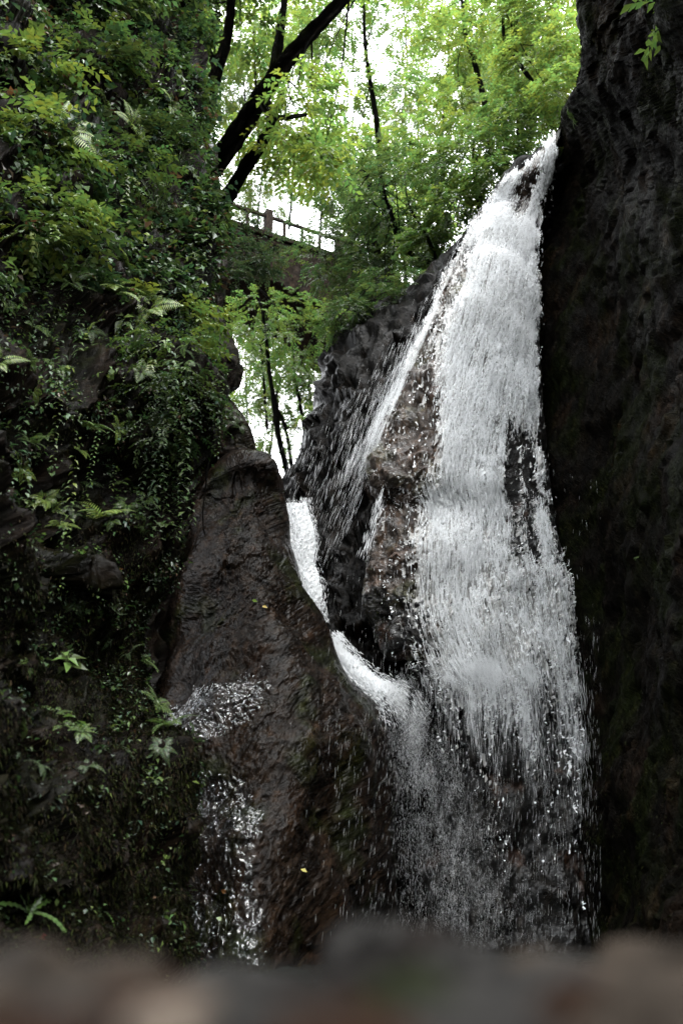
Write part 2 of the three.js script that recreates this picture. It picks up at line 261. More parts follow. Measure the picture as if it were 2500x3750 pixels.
structure('rock_rib', rib, rockMaterial(0.03, 0.6, 1.8, 0.8), 'brown and mossy rock rib under the main waterfall');

// --- the dark overhanging cliff on the right
const fL = [[-420, 2120, 9.2], [-150, 2122, 9.6], [0, 2124, 9.9], [120, 2138, 10.2], [210, 2146, 10.5], [300, 2120, 11.2], [380, 2072, 12.4], [470, 2050, 14.6], [640, 2024, 15.5], [800, 1984, 15.6], [1100, 1956, 15.0], [1500, 1964, 14.4], [1900, 2005, 13.6], [2300, 2075, 13.1], [2700, 2125, 12.55], [3100, 2155, 12.3], [3450, 2160, 12.1], [3700, 2160, 12]];
const fD = [[-420, 8.4, 7.8, 6.6, 5, 4], [0, 8.9, 8.2, 7.0, 5.2, 4], [300, 9.6, 8.8, 7.4, 5.4, 4.1], [640, 12.9, 10.6, 8.2, 5.8, 4.2], [1100, 13.0, 11.2, 8.8, 6.2, 4.4], [1900, 12.2, 10.6, 8.4, 6, 4.3], [2700, 11.8, 10.2, 8, 5.6, 4], [3450, 11.3, 9.7, 7.4, 5.1, 3.6], [3700, 11.1, 9.5, 7.2, 5, 3.5]];
const fRows = [[[2300, -450, 12], [2350, -450, 12], [2450, -450, 12], [2650, -450, 12], [3200, -450, 12], [4200, -450, 12]]];
for (const [y, x, d] of fL) { const q = interp(fD, y); fRows.push([[x + (y < 480 ? 30 : 0), y, d + 2.2], [x, y, d], [lerp(x, 2250, 0.75), y, lerp(d, q[1], 0.85)], [2330, y, q[2]], [2520, y, q[3]], [2950, y, q[4]], [4000, y, q[5]]]); }
fRows[0].push([5000, -450, 12]);
const cliffF = new Patch(fRows, 230, 430, (p, n, u, v) => {
  const e = sstep(u, 0.12, 0.26);
  const s = p.y + p.x * 0.45 - p.z * 0.3 + fbm(p.x * 0.5, p.y * 0.5, p.z * 0.5, 2) * 0.8, led = Math.pow(1 - Math.abs(((s * 0.9) % 1 + 1) % 1 * 2 - 1), 0.7) * 0.035;
  return (fbm(p.x * 0.4, p.y * 0.4, p.z * 0.4, 2) * 0.18 + led + (ridged(p.x * 0.5, p.y * 0.7, p.z * 0.5, 2) - 0.6) * 0.12 + broken(p, 0.7, 1.0, 0.7) * 0.035 + broken(p, 2.4, 3.6, 0.9) * 0.06 + broken(p, 9, 12, 0.9) * 0.015) * lerp(0.25, 1, e);
}, 0.25, 0.97, true);
cliffF.paint((p) => {
  const m = sstep(fbm(p.x * 0.8, p.y * 0.8, p.z * 0.8, 3), -0.2, 0.35), r = sstep(fbm(p.x * 0.7 + 4, p.y * 0.7, p.z * 0.7, 3), 0.1, 0.5);
  return scl(mixc(mixc(DARK, MOSS, m * 0.9), BROWN, r * 0.6), 0.62 + 0.4 * fbm(p.x * 4, p.y * 4, p.z * 4, 3));
});
structure('cliff_right', cliffF, rockMaterial(0.035, 0.9, 2, 0.02), 'dark overhanging mossy cliff beside the main fall');

// ------------------------------------------------------------------ ground, pool
{
  const g = new THREE.PlaneGeometry(600, 600, 120, 120); g.rotateX(-Math.PI / 2);
  const p = g.attributes.position; for (let i = 0; i < p.count; i++) p.setY(i, -0.6 + 0.1 * N3(p.getX(i) * 0.1, 0, p.getZ(i) * 0.1));
  g.computeVertexNormals();
  const m = new THREE.Mesh(g, new THREE.MeshStandardMaterial({ color: new THREE.Color().setRGB(0.06, 0.05, 0.04), roughness: 0.95 }));
  m.name = 'ground'; m.userData = { kind: 'structure', label: 'stream bed and valley floor' }; scene.add(finish(m));
}
{
  // unseen slopes added behind the camera to block the low sky
  const nr = 40, na = 120, pos = [], idx = [], col = [];
  for (let i = 0; i <= nr; i++) for (let j = 0; j <= na; j++) {
    const r = lerp(5.2, 60, Math.pow(i / nr, 1.8)), a = lerp(-0.35, Math.PI + 0.35, j / na), x = Math.cos(a) * r, z = Math.sin(a) * r + 1.2;
    const y = -0.5 + 8 * sstep(r, 5, 13) + (r - 13 > 0 ? (r - 13) * 0.3 : 0) + 0.5 * fbm(x * 0.3, 0, z * 0.3, 3);
    pos.push(x, y, z); col.push(...scl(mixc(DARK, MOSS, 0.6), 0.9 + 0.4 * N3(x, y, z)));
    if (i < nr && j < na) { const p = i * (na + 1) + j, q = p + na + 1; idx.push(p, p + 1, q, p + 1, q + 1, q); }
  }
  const g = new THREE.BufferGeometry(); g.setAttribute('position', new THREE.Float32BufferAttribute(pos, 3)); g.setAttribute('color', new THREE.Float32BufferAttribute(col, 3)); g.setIndex(idx); g.computeVertexNormals();
  const m = new THREE.Mesh(g, new THREE.MeshStandardMaterial({ vertexColors: true, roughness: 1, side: THREE.DoubleSide })); m.name = 'added_slope'; m.userData = { kind: 'structure', label: 'unseen mossy valley slopes added to block low sky' }; scene.add(finish(m));
}
const bankHeight = (x, z) => {                              // gravel bank that the camera sits on
  const t = sstep(-z, 0.75, 3.2), side = 0.03 * sstep(x, 0.2, 1.6) + 0.05 * sstep(-x, 0.3, 1.4);
  return lerp(0.49 + side, -0.35, t) + 0.02 * fbm(x * 2, 0, z * 2, 3);
};
{
  const g = new THREE.PlaneGeometry(9, 9, 160, 160); g.rotateX(-Math.PI / 2); g.translate(0, 0, 0.6);
  const p = g.attributes.position, c = new Float32Array(p.count * 3);
  for (let i = 0; i < p.count; i++) {
    const x = p.getX(i), z = p.getZ(i); p.setY(i, bankHeight(x, z) + 0.02 * N3(x * 9, 3, z * 9));
    c.set(scl(mixc([0.013, 0.01, 0.008], [0.007, 0.006, 0.0052], sstep(fbm(x * 3, 1, z * 3, 3), -0.3, 0.3)), 0.8 + 0.4 * N3(x * 15, 0, z * 15)), i * 3);
  }
  g.setAttribute('color', new THREE.BufferAttribute(c, 3)); g.computeVertexNormals();
  const m = new THREE.Mesh(g, new THREE.MeshStandardMaterial({ vertexColors: true, roughness: 0.8, bumpMap: rep(rockBump, 6), bumpScale: 0.01 }));
  m.name = 'gravel_bank'; m.userData = { kind: 'structure', label: 'gravel bank of the stream' }; scene.add(finish(m));
}
{
  const g = new THREE.PlaneGeometry(16, 14, 200, 180); g.rotateX(-Math.PI / 2); g.translate(0, 0, -8.5);
  const p = g.attributes.position; for (let i = 0; i < p.count; i++) { const x = p.getX(i), z = p.getZ(i); p.setY(i, 0.02 * fbm(x * 2.2, 0, z * 2.2, 3) + 0.012 * N3(x * 7, 4, z * 7)); }
  g.computeVertexNormals();
  const m = new THREE.Mesh(g, new THREE.MeshStandardMaterial({ color: new THREE.Color().setRGB(0.02, 0.024, 0.022), roughness: 0.08 }));
  m.name = 'pool_water'; m.userData = { kind: 'structure', label: 'dark rippled plunge pool below the fall' }; scene.add(finish(m));
}
// ------------------------------------------------------------------ water
const waterMat = new THREE.MeshPhysicalMaterial({ color: new THREE.Color().setRGB(0.93, 0.94, 0.95), roughness: 0.5, name: 'white_water' });
const dropMat = new THREE.MeshPhysicalMaterial({ color: new THREE.Color().setRGB(0.94, 0.95, 0.96), roughness: 1, transmission: 0.35, thickness: 0, name: 'falling_drops' });
const strandGeo = (() => {                                  // an uneven drawn-out drop, tip up, one unit long
  const pts = [[0, 0.5], [0.22, 0.25], [0.5, -0.1], [0.42, -0.36], [0, -0.5]], g = new THREE.LatheGeometry(pts.map(([x, y]) => new THREE.Vector2(x, y)).reverse(), 5);
  return g;
})();
const DENS = [
  [480, [2018, 0], [2026, .9], [2040, .9], [2046, 0]], [560, [1988, 0], [1998, .85], [2026, .85], [2034, 0]],
  [640, [1868, 0], [1880, .8], [1905, .9], [1914, 0], [1972, 0], [1980, .85], [2010, .8], [2020, 0]],
  [700, [1820, .1], [1832, .9], [1885, .9], [1892, .02], [1938, .02], [1954, .9], [1990, .9], [1999, 0]],
  [760, [1770, .2], [1790, .95], [1876, .95], [1888, .2], [1922, .3], [1935, .95], [1970, .95], [1982, .1]],
  [820, [1725, .3], [1760, .9], [1960, 1], [1970, .1]], [900, [1675, .25], [1692, .2], [1730, .3], [1755, .9], [1950, 1], [1962, .2], [1974, 0]],
  [1000, [1630, .25], [1650, .2], [1705, .26], [1740, .9], [1950, 1], [1965, .2]], [1100, [1590, .3], [1612, .2], [1660, .25], [1692, .9], [1955, 1], [1968, .15]],
  [1200, [1545, .5], [1572, .3], [1620, .3], [1662, .9], [1958, 1], [1968, .1]], [1300, [1500, .55], [1525, .28], [1600, .25], [1637, .9], [1960, .95], [1970, .1]],
  [1400, [1440, .5], [1465, .1], [1560, .16], [1615, .35], [1640, .92], [1960, .9], [1975, 0]],
  [1500, [1400, .2], [1430, .07], [1590, .16], [1622, .5], [1645, .92], [1800, .92], [1830, .72], [1960, .75], [1975, .1]],
  [1600, [1380, .06], [1585, .12], [1618, .5], [1640, .92], [1800, .88], [1838, .8], [1850, .04], [1893, .25], [1920, .02], [1965, .55], [1980, 0]],
  [1700, [1350, .04], [1580, .12], [1612, .5], [1640, .88], [1760, .8], [1838, .82], [1847, .02], [1893, .02], [1903, .7], [1913, .02], [1965, .25], [1978, .75], [1992, 0]],
  [1800, [1380, .05], [1520, .16], [1560, .4], [1600, .8], [1740, .72], [1830, .8], [1850, .03], [1894, .03], [1905, .65], [1916, .03], [1968, .06], [1978, .75], [1995, .1]],
  [1900, [1380, .02], [1490, .12], [1540, .45], [1600, .78], [1740, .66], [1850, .78], [1875, .1], [1900, .55], [1935, .1], [1980, .75], [2010, .3], [2030, 0]],
  [2000, [1360, .02], [1480, .14], [1530, .5], [1690, .86], [1760, .64], [1850, .66], [1880, .25], [1910, .4], [1950, .2], [1985, .75], [2030, .3], [2055, 0]],
  [2150, [1370, .03], [1480, .18], [1530, .5], [1690, .86], [1780, .58], [1900, .6], [2060, .64], [2100, .2], [2130, 0]],
  [2300, [1380, .02], [1500, .2], [1560, .42], [1680, .8], [1760, .62], [1900, .62], [2060, .58], [2090, .3], [2125, 0]],
  [2450, [1430, 0], [1530, .12], [1600, .42], [1700, .66], [1900, .55], [1990, .34], [2070, .5], [2110, .2], [2145, 0]],
  [2600, [1450, 0], [1580, .06], [1650, .36], [1760, .58], [1830, .34], [1920, .64], [1960, .18], [2080, .42], [2130, .15], [2165, 0]],
  [2750, [1480, 0], [1640, .06], [1710, .26], [1780, .36], [1860, .1], [1940, .46], [2000, .3], [2130, .6], [2165, .15], [2195, 0]],
  [2900, [1560, 0], [1720, .03], [1790, .14], [1880, .03], [1980, .24], [2060, .26], [2150, .4], [2180, .08], [2205, 0]],
  [3050, [1600, 0], [1760, .04], [1830, .1], [1920, .02], [2020, .16], [2080, .05], [2140, .16], [2170, .02], [2200, 0]],
  [3250, [1600, 0], [1790, .04], [1850, .06], [1950, .01], [2020, .04], [2100, .03], [2150, .06], [2175, 0]], [3500, [1600, 0], [1800, .03], [2100, .02], [2160, .0]]];
const rowDens = (row, x) => { if (x <= row[1][0] || x >= row[row.length - 1][0]) return x < row[1][0] ? row[1][1] * (x > row[1][0] - 14 ? 1 : 0) : row[row.length - 1][1] * (x < row[row.length - 1][0] + 8 ? 1 : 0); let i = 1; while (x > row[i + 1][0]) i++; return lerp(row[i][1], row[i + 1][1], (x - row[i][0]) / (row[i + 1][0] - row[i][0])); };
function density(x, y) {
  x += 13 * N3(x / 30, y / 90, 1) + 6 * N3(x / 12, y / 40, 5); y += 26 * N3(x / 22, y / 120, 9);      // ragged streams
  if (y < DENS[0][0] - 8) return 0;
  let i = 0; while (i < DENS.length - 2 && y > DENS[i + 1][0]) i++;
  const t = clamp((y - DENS[i][0]) / (DENS[i + 1][0] - DENS[i][0]), 0, 1), a = DENS[i], b = DENS[i + 1];
  // slide the two rows so that streams keep their side of the fall while it widens
  const span = (r) => [r[1][0], r[r.length - 1][0]], [a0, a1] = span(a), [b0, b1] = span(b), l = lerp(a0, b0, t), r = lerp(a1, b1, t), f = (x - l) / (r - l);
  return lerp(rowDens(a, a0 + f * (a1 - a0)), rowDens(b, b0 + f * (b1 - b0)), t);
}
class Copies {
  constructor() { this.m = []; this.c = []; }
  add(p, dir, len, wid, tint = 1, flat = 1) {
    const y = dir.clone().normalize(), x = V(R(-1, 1), R(-1, 1), R(-1, 1)).cross(y).normalize(), z = V().crossVectors(x, y);
    this.m.push(new THREE.Matrix4().makeBasis(x.multiplyScalar(wid), y.multiplyScalar(len), z.multiplyScalar(wid * flat)).setPosition(p)); this.c.push(tint);
  }
  build(name, geo, mat, label, category) {
    const o = new THREE.InstancedMesh(geo, mat, this.m.length), c = new THREE.Color();
    this.m.forEach((m, i) => { o.setMatrixAt(i, m); const t = this.c[i]; o.setColorAt(i, t.length ? c.setRGB(...t) : c.setRGB(t, t, t)); });
    return top(o, name, label, category, { kind: 'stuff' });
  }
}
const streak = (a, q) => 0.5 + 0.5 * (0.24 * N3(a, q, 0.3) + 0.42 * N3(a * 2.4 + 7, q * 2, 4.1) + 0.55 * N3(a * 4.6, q * 4.6, 9) + 0.3 * N3(a * 9, q * 10, 6) + 0.12 * N3(a * 0.35, q * 0.5, 2));
// a foaming sheet over a patch of rock: cells are kept where streak noise lies under the density
function foamSheet(at, nu, nv, dens, lift, streakU, streakV, cov = 0.62) {
  const P = [], keep = new Uint8Array(nu * nv), pos = new Float32Array(nu * nv * 3), p = V();
  for (let j = 0; j < nv; j++) for (let i = 0; i < nu; i++) {
    const u = i / (nu - 1), v = j / (nv - 1), s = at(u, v), k = j * nu + i, d = dens(s.p);
    const w = s.p.x, q = v * streakV;
    const n1 = N3(u * streakU, q, 0.3), n2 = N3(u * streakU * 2.4 + 7, q * 2, 4.1), n3 = N3(u * streakU * 4.6, q * 4.6, 9);
    const n = streak(u * streakU, q);
    keep[k] = d > 0.045 && n < 0.2 + cov * d ? 1 : 0;
    p.copy(s.p).addScaledVector(s.n, lift + 0.02 * n1 + 0.035 * n2 + 0.032 * n3 + 0.022 * N3(u * streakU * 8, q * 11, 1) + 0.012 * N3(u * streakU * 15, q * 22, 3));
    p.toArray(pos, k * 3);
  }
  const idx = [];
  for (let j = 0; j < nv - 1; j++) for (let i = 0; i < nu - 1; i++) { const a = j * nu + i, b = a + 1, c = a + nu, d = c + 1; if (keep[a] && keep[b] && keep[c]) idx.push(a, c, b); if (keep[b] && keep[c] && keep[d]) idx.push(b, c, d); }
  const g = new THREE.BufferGeometry(); g.setAttribute('position', new THREE.BufferAttribute(pos, 3)); g.setIndex(idx); g.computeVertexNormals(); return g;
}
const fallRows = eRows.map((r) => r.map(([x, y, d]) => [x, y, d - 0.06]));
for (let i = 10; i < fallRows.length; i++) fallRows[i].forEach((c, k) => { c[2] = Math.min(c[2], fallRows[i - 1][k][2] - 0.01); });   // below the shoulder the water falls free
const fallSurface = new Patch(fallRows, 120, 260, (p, n, u, v) => v < 0.05 ? 0 : (fbm(p.x * 0.9, p.y * 0.6, p.z * 0.9, 2) * 0.14 + 0.04) * sstep(u, 0.1, 0.2) * sstep(v, 0.05, 0.12) * 0.8);
const ribAt = (u, v) => { const a = fallSurface.at(lerp(0.1, 1, u), lerp(0.04, 1, v)), b = rib.at(lerp(0.1, 1, u), lerp(0.04, 1, v)), h = b.p.clone().sub(a.p).dot(a.n); if (h > -0.015) a.p.addScaledVector(a.n, h + 0.015); return a; };
{
  const g = foamSheet(ribAt, 400, 1300, (p) => { const [x, y] = project(p); return density(x, y); }, 0.03, 30, 24, 0.45);
  const m = new THREE.Mesh(g, waterMat); m.name = 'waterfall'; m.userData = { kind: 'structure', label: 'white main waterfall sheeting down the rock rib' }; scene.add(finish(m));
  // the thin clear film below the foam: grey with air, the rock shows through it
  const vg = foamSheet(ribAt, 200, 600, (p) => { const [x, y] = project(p); return (density(x, y) * 1.5 + 0.05) * (1 - 0.75 * sstep(y, 2350, 2800)); }, 0.008, 18, 14, 0.7);
  const film = part(m, 'water_film', vg, new THREE.MeshPhysicalMaterial({ color: new THREE.Color().setRGB(0.6, 0.59, 0.57), roughness: 0.3, transparent: true, opacity: 0.5, name: 'water_film' })); finish(film);
}
const drops = new Copies();
{
  // threads of drops that run down the rock and then fall free
  let n = 0;
  for (let tries = 0; tries < 240000 && n < 300000; tries++) {
    const u = rnd(), v0 = Math.pow(rnd(), 0.85), s0 = ribAt(u, v0), [x0, y0] = project(s0.p), d = density(x0, y0);
    if (rnd() > (Math.pow(d, 1.35) * 0.55 + 0.002) * (1 - 0.45 * sstep(y0, 2400, 2900))) continue;
    if (streak(u * 30, v0 * 24) > 0.2 + 0.4 * d) continue;                     // threads keep to the streams of the sheet
    const air = sstep(y0, 2250, 2800), m = Math.floor(R(4, 9)), off = 0.03 + Math.abs(gauss()) * (0.07 + 0.35 * air), wid = R(0.002, 0.0075) * (1 - 0.3 * air), step = R(0.0025, 0.006) * (1 + air);
    let du = 0;
    for (let k = 0; k < m; k++) {
      const v = v0 + k * step; if (v > 0.995) break; du += gauss() * 0.0025;
      const s = ribAt(clamp(u + du, 0, 1), v), q = ribAt(clamp(u + du, 0, 1), Math.min(1, v + 0.01)).p.sub(s.p).normalize();
      const dir = q.lerp(V(0, -1, 0), 0.35 + 0.6 * air).add(V(gauss() * 0.12, 0, gauss() * 0.12));
      const p = s.p.addScaledVector(s.n, off + gauss() * 0.02); if (p.y < 0.02) break; const [x1, y1] = project(p); if (rnd() > density(x1, y1) * 1.5 + 0.04) continue;
      drops.add(p, dir, R(0.03, 0.1) + R(0.05, 0.2) * air, wid * R(0.6, 1.4) * (1 - 0.68 * air), R(0.75, 1)); n++;
      if (air > 0.2) for (let e = 0; e < 2; e++) { drops.add(p.clone().add(V(gauss() * 0.05, gauss() * 0.12, gauss() * 0.08)), dir, R(0.04, 0.14), R(0.0005, 0.0014), 1); n++; }
    }
  }
}
// spray thrown off the left edge of the rib, falling in front of the dark wall
{
  const ridge = [[1720, 850], [1640, 1000], [1560, 1200], [1470, 1400], [1390, 1580]];
  for (let i = 0; i < 9000; i++) {
    const t = Math.pow(rnd(), 0.42), f = t * (ridge.length - 1), k = Math.min(3, Math.floor(f)), rx = lerp(ridge[k][0], ridge[k + 1][0], f - k), ry = lerp(ridge[k][1], ridge[k + 1][1], f - k);
    const fall = -Math.log(1 - rnd() * 0.99) * lerp(30, 170, t), out = -Math.log(1 - rnd() * 0.99) * lerp(10, 34, t) * (0.35 + fall / 130);
    const px = rx - fall * 0.34 - out + 8, py = ry + fall * 0.94 - out * 0.2;
    if (py > 2350 || 0.5 + 0.5 * N3(px / 40 + py / 90, py / 300, 3) < rnd() * 0.7) continue;
    const d = lerp(14, 12.9, t) + gauss() * 0.25, p = W(px, py, d), q = W(px - 7 + gauss() * 3, py + 20, d).sub(p).normalize().add(V(gauss() * 0.06, 0, gauss() * 0.06));
    drops.add(p, q, R(0.05, 0.24), rnd() < 0.25 ? R(0.002, 0.0042) : R(0.0006, 0.0022), 1);
  }
  for (let i = 0; i < 150; i++) {                           // the small jet under the rib's shoulder
    const t = rnd(), px = lerp(1396, 1330, t) + gauss() * lerp(8, 30, t), py = lerp(1815, 2040, t) + gauss() * 20, p = W(px, py, 12.4);
    drops.add(p, W(px - 6, py + 20, 12.4).sub(p), R(0.06, 0.18), R(0.002, 0.006), 1);
  }
  // fine spray drifting across the gorge in front of the slab and the back wall
  for (let i = 0; i < 5000; i++) {
    const px = 950 + R(0, 1250), py = R(1700, 3450), w = sstep(px, 950, 1500) * (0.2 + 0.8 * sstep(py, 2100, 2700));
    if (rnd() > w) continue;
    const d = R(9, 12), p = W(px, py, d); if (p.y < 0.02) continue;
    drops.add(p, V(-0.1 + gauss() * 0.08, -1, gauss() * 0.08), R(0.03, 0.12), R(0.0005, 0.0013), 1);
  }
  // the mist of drops where the chute meets the main fall
  for (let i = 0; i < 42000; i++) {
    const t = Math.pow(rnd(), 1.7), px = lerp(1450, 1720, Math.pow(t, 0.8)) + gauss() * lerp(60, 260, t), py = 2520 + t * 930 + gauss() * 50;
    if (0.5 + 0.5 * N3(px / 60, py / 200, 8) < rnd() * 0.8) continue;
    const d = 11.8 + gauss() * 0.35, p = W(px, py, d); if (p.y < 0.02) continue;
    drops.add(p, V(gauss() * 0.1, -1, gauss() * 0.1), R(0.008, 0.04), R(0.0005, 0.0011), 1);
  }
}
drops.build('water_spray', strandGeo, dropMat, 'white drops and streaks of water thrown around the main fall', 'spray');

// the narrow chute behind the slab: two stretches show past its edge
function strip(left, right, d0, d1, bow = 0.15) {
  const n = left.length, rows = left.map((l, i) => { const d = lerp(d0, d1, i / (n - 1)); return [0, 0.33, 0.66, 1].map((c) => [lerp(l[0], right[i][0], c), lerp(l[1], right[i][1], c), d + bow * (2 * c - 1) * (2 * c - 1) - 0.1]); });
  return new Patch(rows, 40, 80, () => 0);
}
const chuteDrops = new Copies();
[[strip([[1000, 1850], [1010, 1900], [1020, 1960], [1030, 2030], [1040, 2090], [1060, 2150], [1090, 2200], [1120, 2260], [1150, 2300]], [[1118, 1842], [1132, 1900], [1146, 1955], [1150, 2010], [1146, 2060], [1164, 2130], [1172, 2175], [1160, 2235], [1166, 2290]], 13.6, 13.1), 'upper stretch of the white chute squeezed behind the slab'],
 [strip([[1180, 2330], [1200, 2390], [1240, 2460], [1290, 2530], [1340, 2590], [1380, 2640], [1410, 2720], [1430, 2850]], [[1226, 2352], [1262, 2392], [1310, 2432], [1372, 2482], [1440, 2510], [1520, 2560], [1600, 2680], [1640, 2850]], 12.9, 12.1), 'lower stretch of the white chute sliding into the main fall']].forEach(([pt, label], k) => {
  const g = foamSheet((u, v) => pt.at(u, v), 110, 260, (p) => { const [x, y] = project(p); return k ? lerp(1.15, 0.02, sstep(x * 0.6 + y * 0.4, 1815, 1935)) : 1.05 - 0.45 * sstep(y, 2180, 2280); }, 0.02, 9, 12);
  const m = new THREE.Mesh(g, waterMat); m.name = numbered('chute_water'); m.userData = { kind: 'structure', label }; scene.add(finish(m));
  for (let i = 0; i < 2600; i++) { const u = R(0, 1), v = k ? Math.pow(rnd(), 1.5) * 0.8 : rnd(), s = pt.at(u, v), q = pt.at(u, v + 0.02).p.sub(s.p); chuteDrops.add(s.p.addScaledVector(s.n, R(0.02, 0.16)), q.add(V(gauss() * 0.02, 0, 0)), R(0.03, 0.1), R(0.002, 0.007), 1); }
});
chuteDrops.build('chute_spray', strandGeo, dropMat, 'white drops skipping along the narrow chute', 'spray');

// a thin film of trickling water on the lower slab, broken by the rock
{
  const nu = 190, nv = 300, pos = new Float32Array(nu * nv * 3), keep = new Uint8Array(nu * nv), idx = [];
  for (let j = 0; j < nv; j++) for (let i = 0; i < nu; i++) {
    const u = lerp(0.1, 0.5, i / (nu - 1)), v = lerp(0.5, 0.98, j / (nv - 1)), s = slab.at(u, v), p = s.p, k = j * nu + i, [px, py] = project(p);
    const reach = Math.exp(-(((px - 790) / 185) ** 2)) * Math.max(Math.exp(-(((py - 2600 + (px - 800) * 0.35) / 95) ** 2)), sstep(py, 2780, 2920) * (1 - 0.5 * sstep(px, 860, 1000)));
    keep[k] = 0.5 + 0.5 * fbm(p.x * 2.2, p.y * 4.5, p.z * 2.2, 3) < reach * 1.35 ? 1 : 0;
    p.addScaledVector(s.n, 0.022 + 0.016 * N3(p.x * 11, p.y * 24, p.z * 11) + 0.008 * N3(p.x * 26, p.y * 50, p.z * 26)).toArray(pos, k * 3);
  }
  for (let j = 0; j < nv - 1; j++) for (let i = 0; i < nu - 1; i++) { const a = j * nu + i, b = a + 1, c = a + nu, d = c + 1; if (keep[a] && keep[b] && keep[c] && keep[d]) idx.push(a, c, b, b, c, d); }
  const g = new THREE.BufferGeometry(); g.setAttribute('position', new THREE.BufferAttribute(pos, 3)); g.setIndex(idx); g.computeVertexNormals();
  const m = new THREE.Mesh(g, new THREE.MeshPhysicalMaterial({ color: new THREE.Color().setRGB(0.95, 0.97, 0.98), transmission: 1, thickness: 0, roughness: 0.1, ior: 1.5, name: 'trickling_water' }));
  m.name = 'trickling_water'; m.userData = { kind: 'structure', label: 'thin film of water trickling over the lower slab' }; scene.add(finish(m));
}
// ------------------------------------------------------------------ leaves
class Leaves {                                              // many leaves joined into one crown or tuft
  constructor() { this.p = []; this.n = []; this.c = []; this.i = []; }
  leaf(o, dir, nor, len, wid, col, curl = 0.12, shape = 0.45) {
    const f = dir.clone().normalize(), s = V().crossVectors(f, nor).normalize(), up = V().crossVectors(s, f), b = this.p.length / 3;
    const put = (x, y, z, nx) => { const q = o.clone().addScaledVector(s, x * wid).addScaledVector(f, y * len).addScaledVector(up, z * len); this.p.push(q.x, q.y, q.z); const m = up.clone().addScaledVector(s, nx); m.normalize(); this.n.push(m.x, m.y, m.z); this.c.push(...col); };
    put(0, 0, 0, 0); put(-0.5, shape, curl * 0.8, 0.35); put(0, shape + 0.05, 0, 0); put(0.5, shape, curl * 0.8, -0.35); put(0, 1, -curl, 0);
    this.i.push(b, b + 2, b + 1, b, b + 3, b + 2, b + 1, b + 2, b + 4, b + 2, b + 3, b + 4);
  }
  geometry() { const g = new THREE.BufferGeometry(); g.setAttribute('position', new THREE.Float32BufferAttribute(this.p, 3)); g.setAttribute('normal', new THREE.Float32BufferAttribute(this.n, 3)); g.setAttribute('color', new THREE.Float32BufferAttribute(this.c, 3)); g.setIndex(this.i); return g; }
}
const leafMat = new THREE.MeshPhysicalMaterial({ vertexColors: true, roughness: 1, transmission: 0.68, thickness: 0, clearcoat: 0.3, clearcoatRoughness: 0.3, specularIntensity: 0.4, side: THREE.DoubleSide, name: 'canopy_leaf' });
const glossLeaf = new THREE.MeshPhysicalMaterial({ vertexColors: true, roughness: 1, transmission: 0.35, thickness: 0, clearcoat: 0.7, clearcoatRoughness: 0.14, specularIntensity: 0.3, side: THREE.DoubleSide, name: 'wet_leaf' });
const barkMat = new THREE.MeshPhysicalMaterial({ specularIntensity: 0.3, vertexColors: true, map: rep(rockMap, 2, 1), bumpMap: rep(rockBump, 3, 0.8), bumpScale: 0.03, roughness: 0.9, name: 'bark' });
const GREENS = { bright: [0.135, 0.2, 0.035], mid: [0.078, 0.13, 0.026], dark: [0.042, 0.072, 0.018], pale: [0.12, 0.17, 0.05], cool: [0.055, 0.09, 0.032] };
const vary = (c, a = 0.35) => { const s = 1 + R(-a, a), w = R(-0.18, 0.18); return [c[0] * s * (1 + w), c[1] * s, c[2] * s * (1 - w)]; };
// leafy sprays filling an ellipsoid: a twig per spray with leaves set along it, gaps between the sprays
function sprays(L, c, rx, ry, rz, n, leafLen, col, opt = {}) {
  for (let k = 0; k < n; k++) {
    let q; do { q = V(R(-1, 1), R(-1, 1), R(-1, 1)); } while (q.lengthSq() > 1);
    q.multiplyScalar(Math.pow(q.length() + 0.001, -0.35));
    if (q.length() > 1.05) q.setLength(1);
    const o = c.clone().add(V(q.x * rx, q.y * ry, q.z * rz));
    if (fbm(o.x * 0.9 / (leafLen * 10), o.y * 1.3 / (leafLen * 10), o.z * 0.9 / (leafLen * 10), 2) < (opt.gap ?? -0.12)) continue;
    const tw = V(q.x + gauss() * 0.5, q.y * 0.3 + R(-0.45, 0.1), q.z + gauss() * 0.5).normalize(), m = Math.floor(R(7, 15)), tint = vary(col, 0.3), len = leafLen * R(2.2, 4.5);
    const side = V().crossVectors(tw, V(0, 1, 0)).normalize(), up = V().crossVectors(side, tw);
    for (let i = 0; i < m; i++) {
      const t = (i + 0.5) / m, sg = i % 2 ? 1 : -1, b = o.clone().addScaledVector(tw, t * len).add(V(0, -t * t * len * 0.25, 0));
      const dir = tw.clone().multiplyScalar(R(0.2, 0.9)).addScaledVector(side, sg * R(0.5, 1)).add(V(0, R(-0.5, 0.15), 0)), nor = up.clone().add(V(gauss() * 0.5, 0.2, gauss() * 0.5)).normalize();
      L.leaf(b, dir, nor, leafLen * R(0.7, 1.25), leafLen * R(0.42, 0.6), vary(tint, 0.16));
    }
  }
}
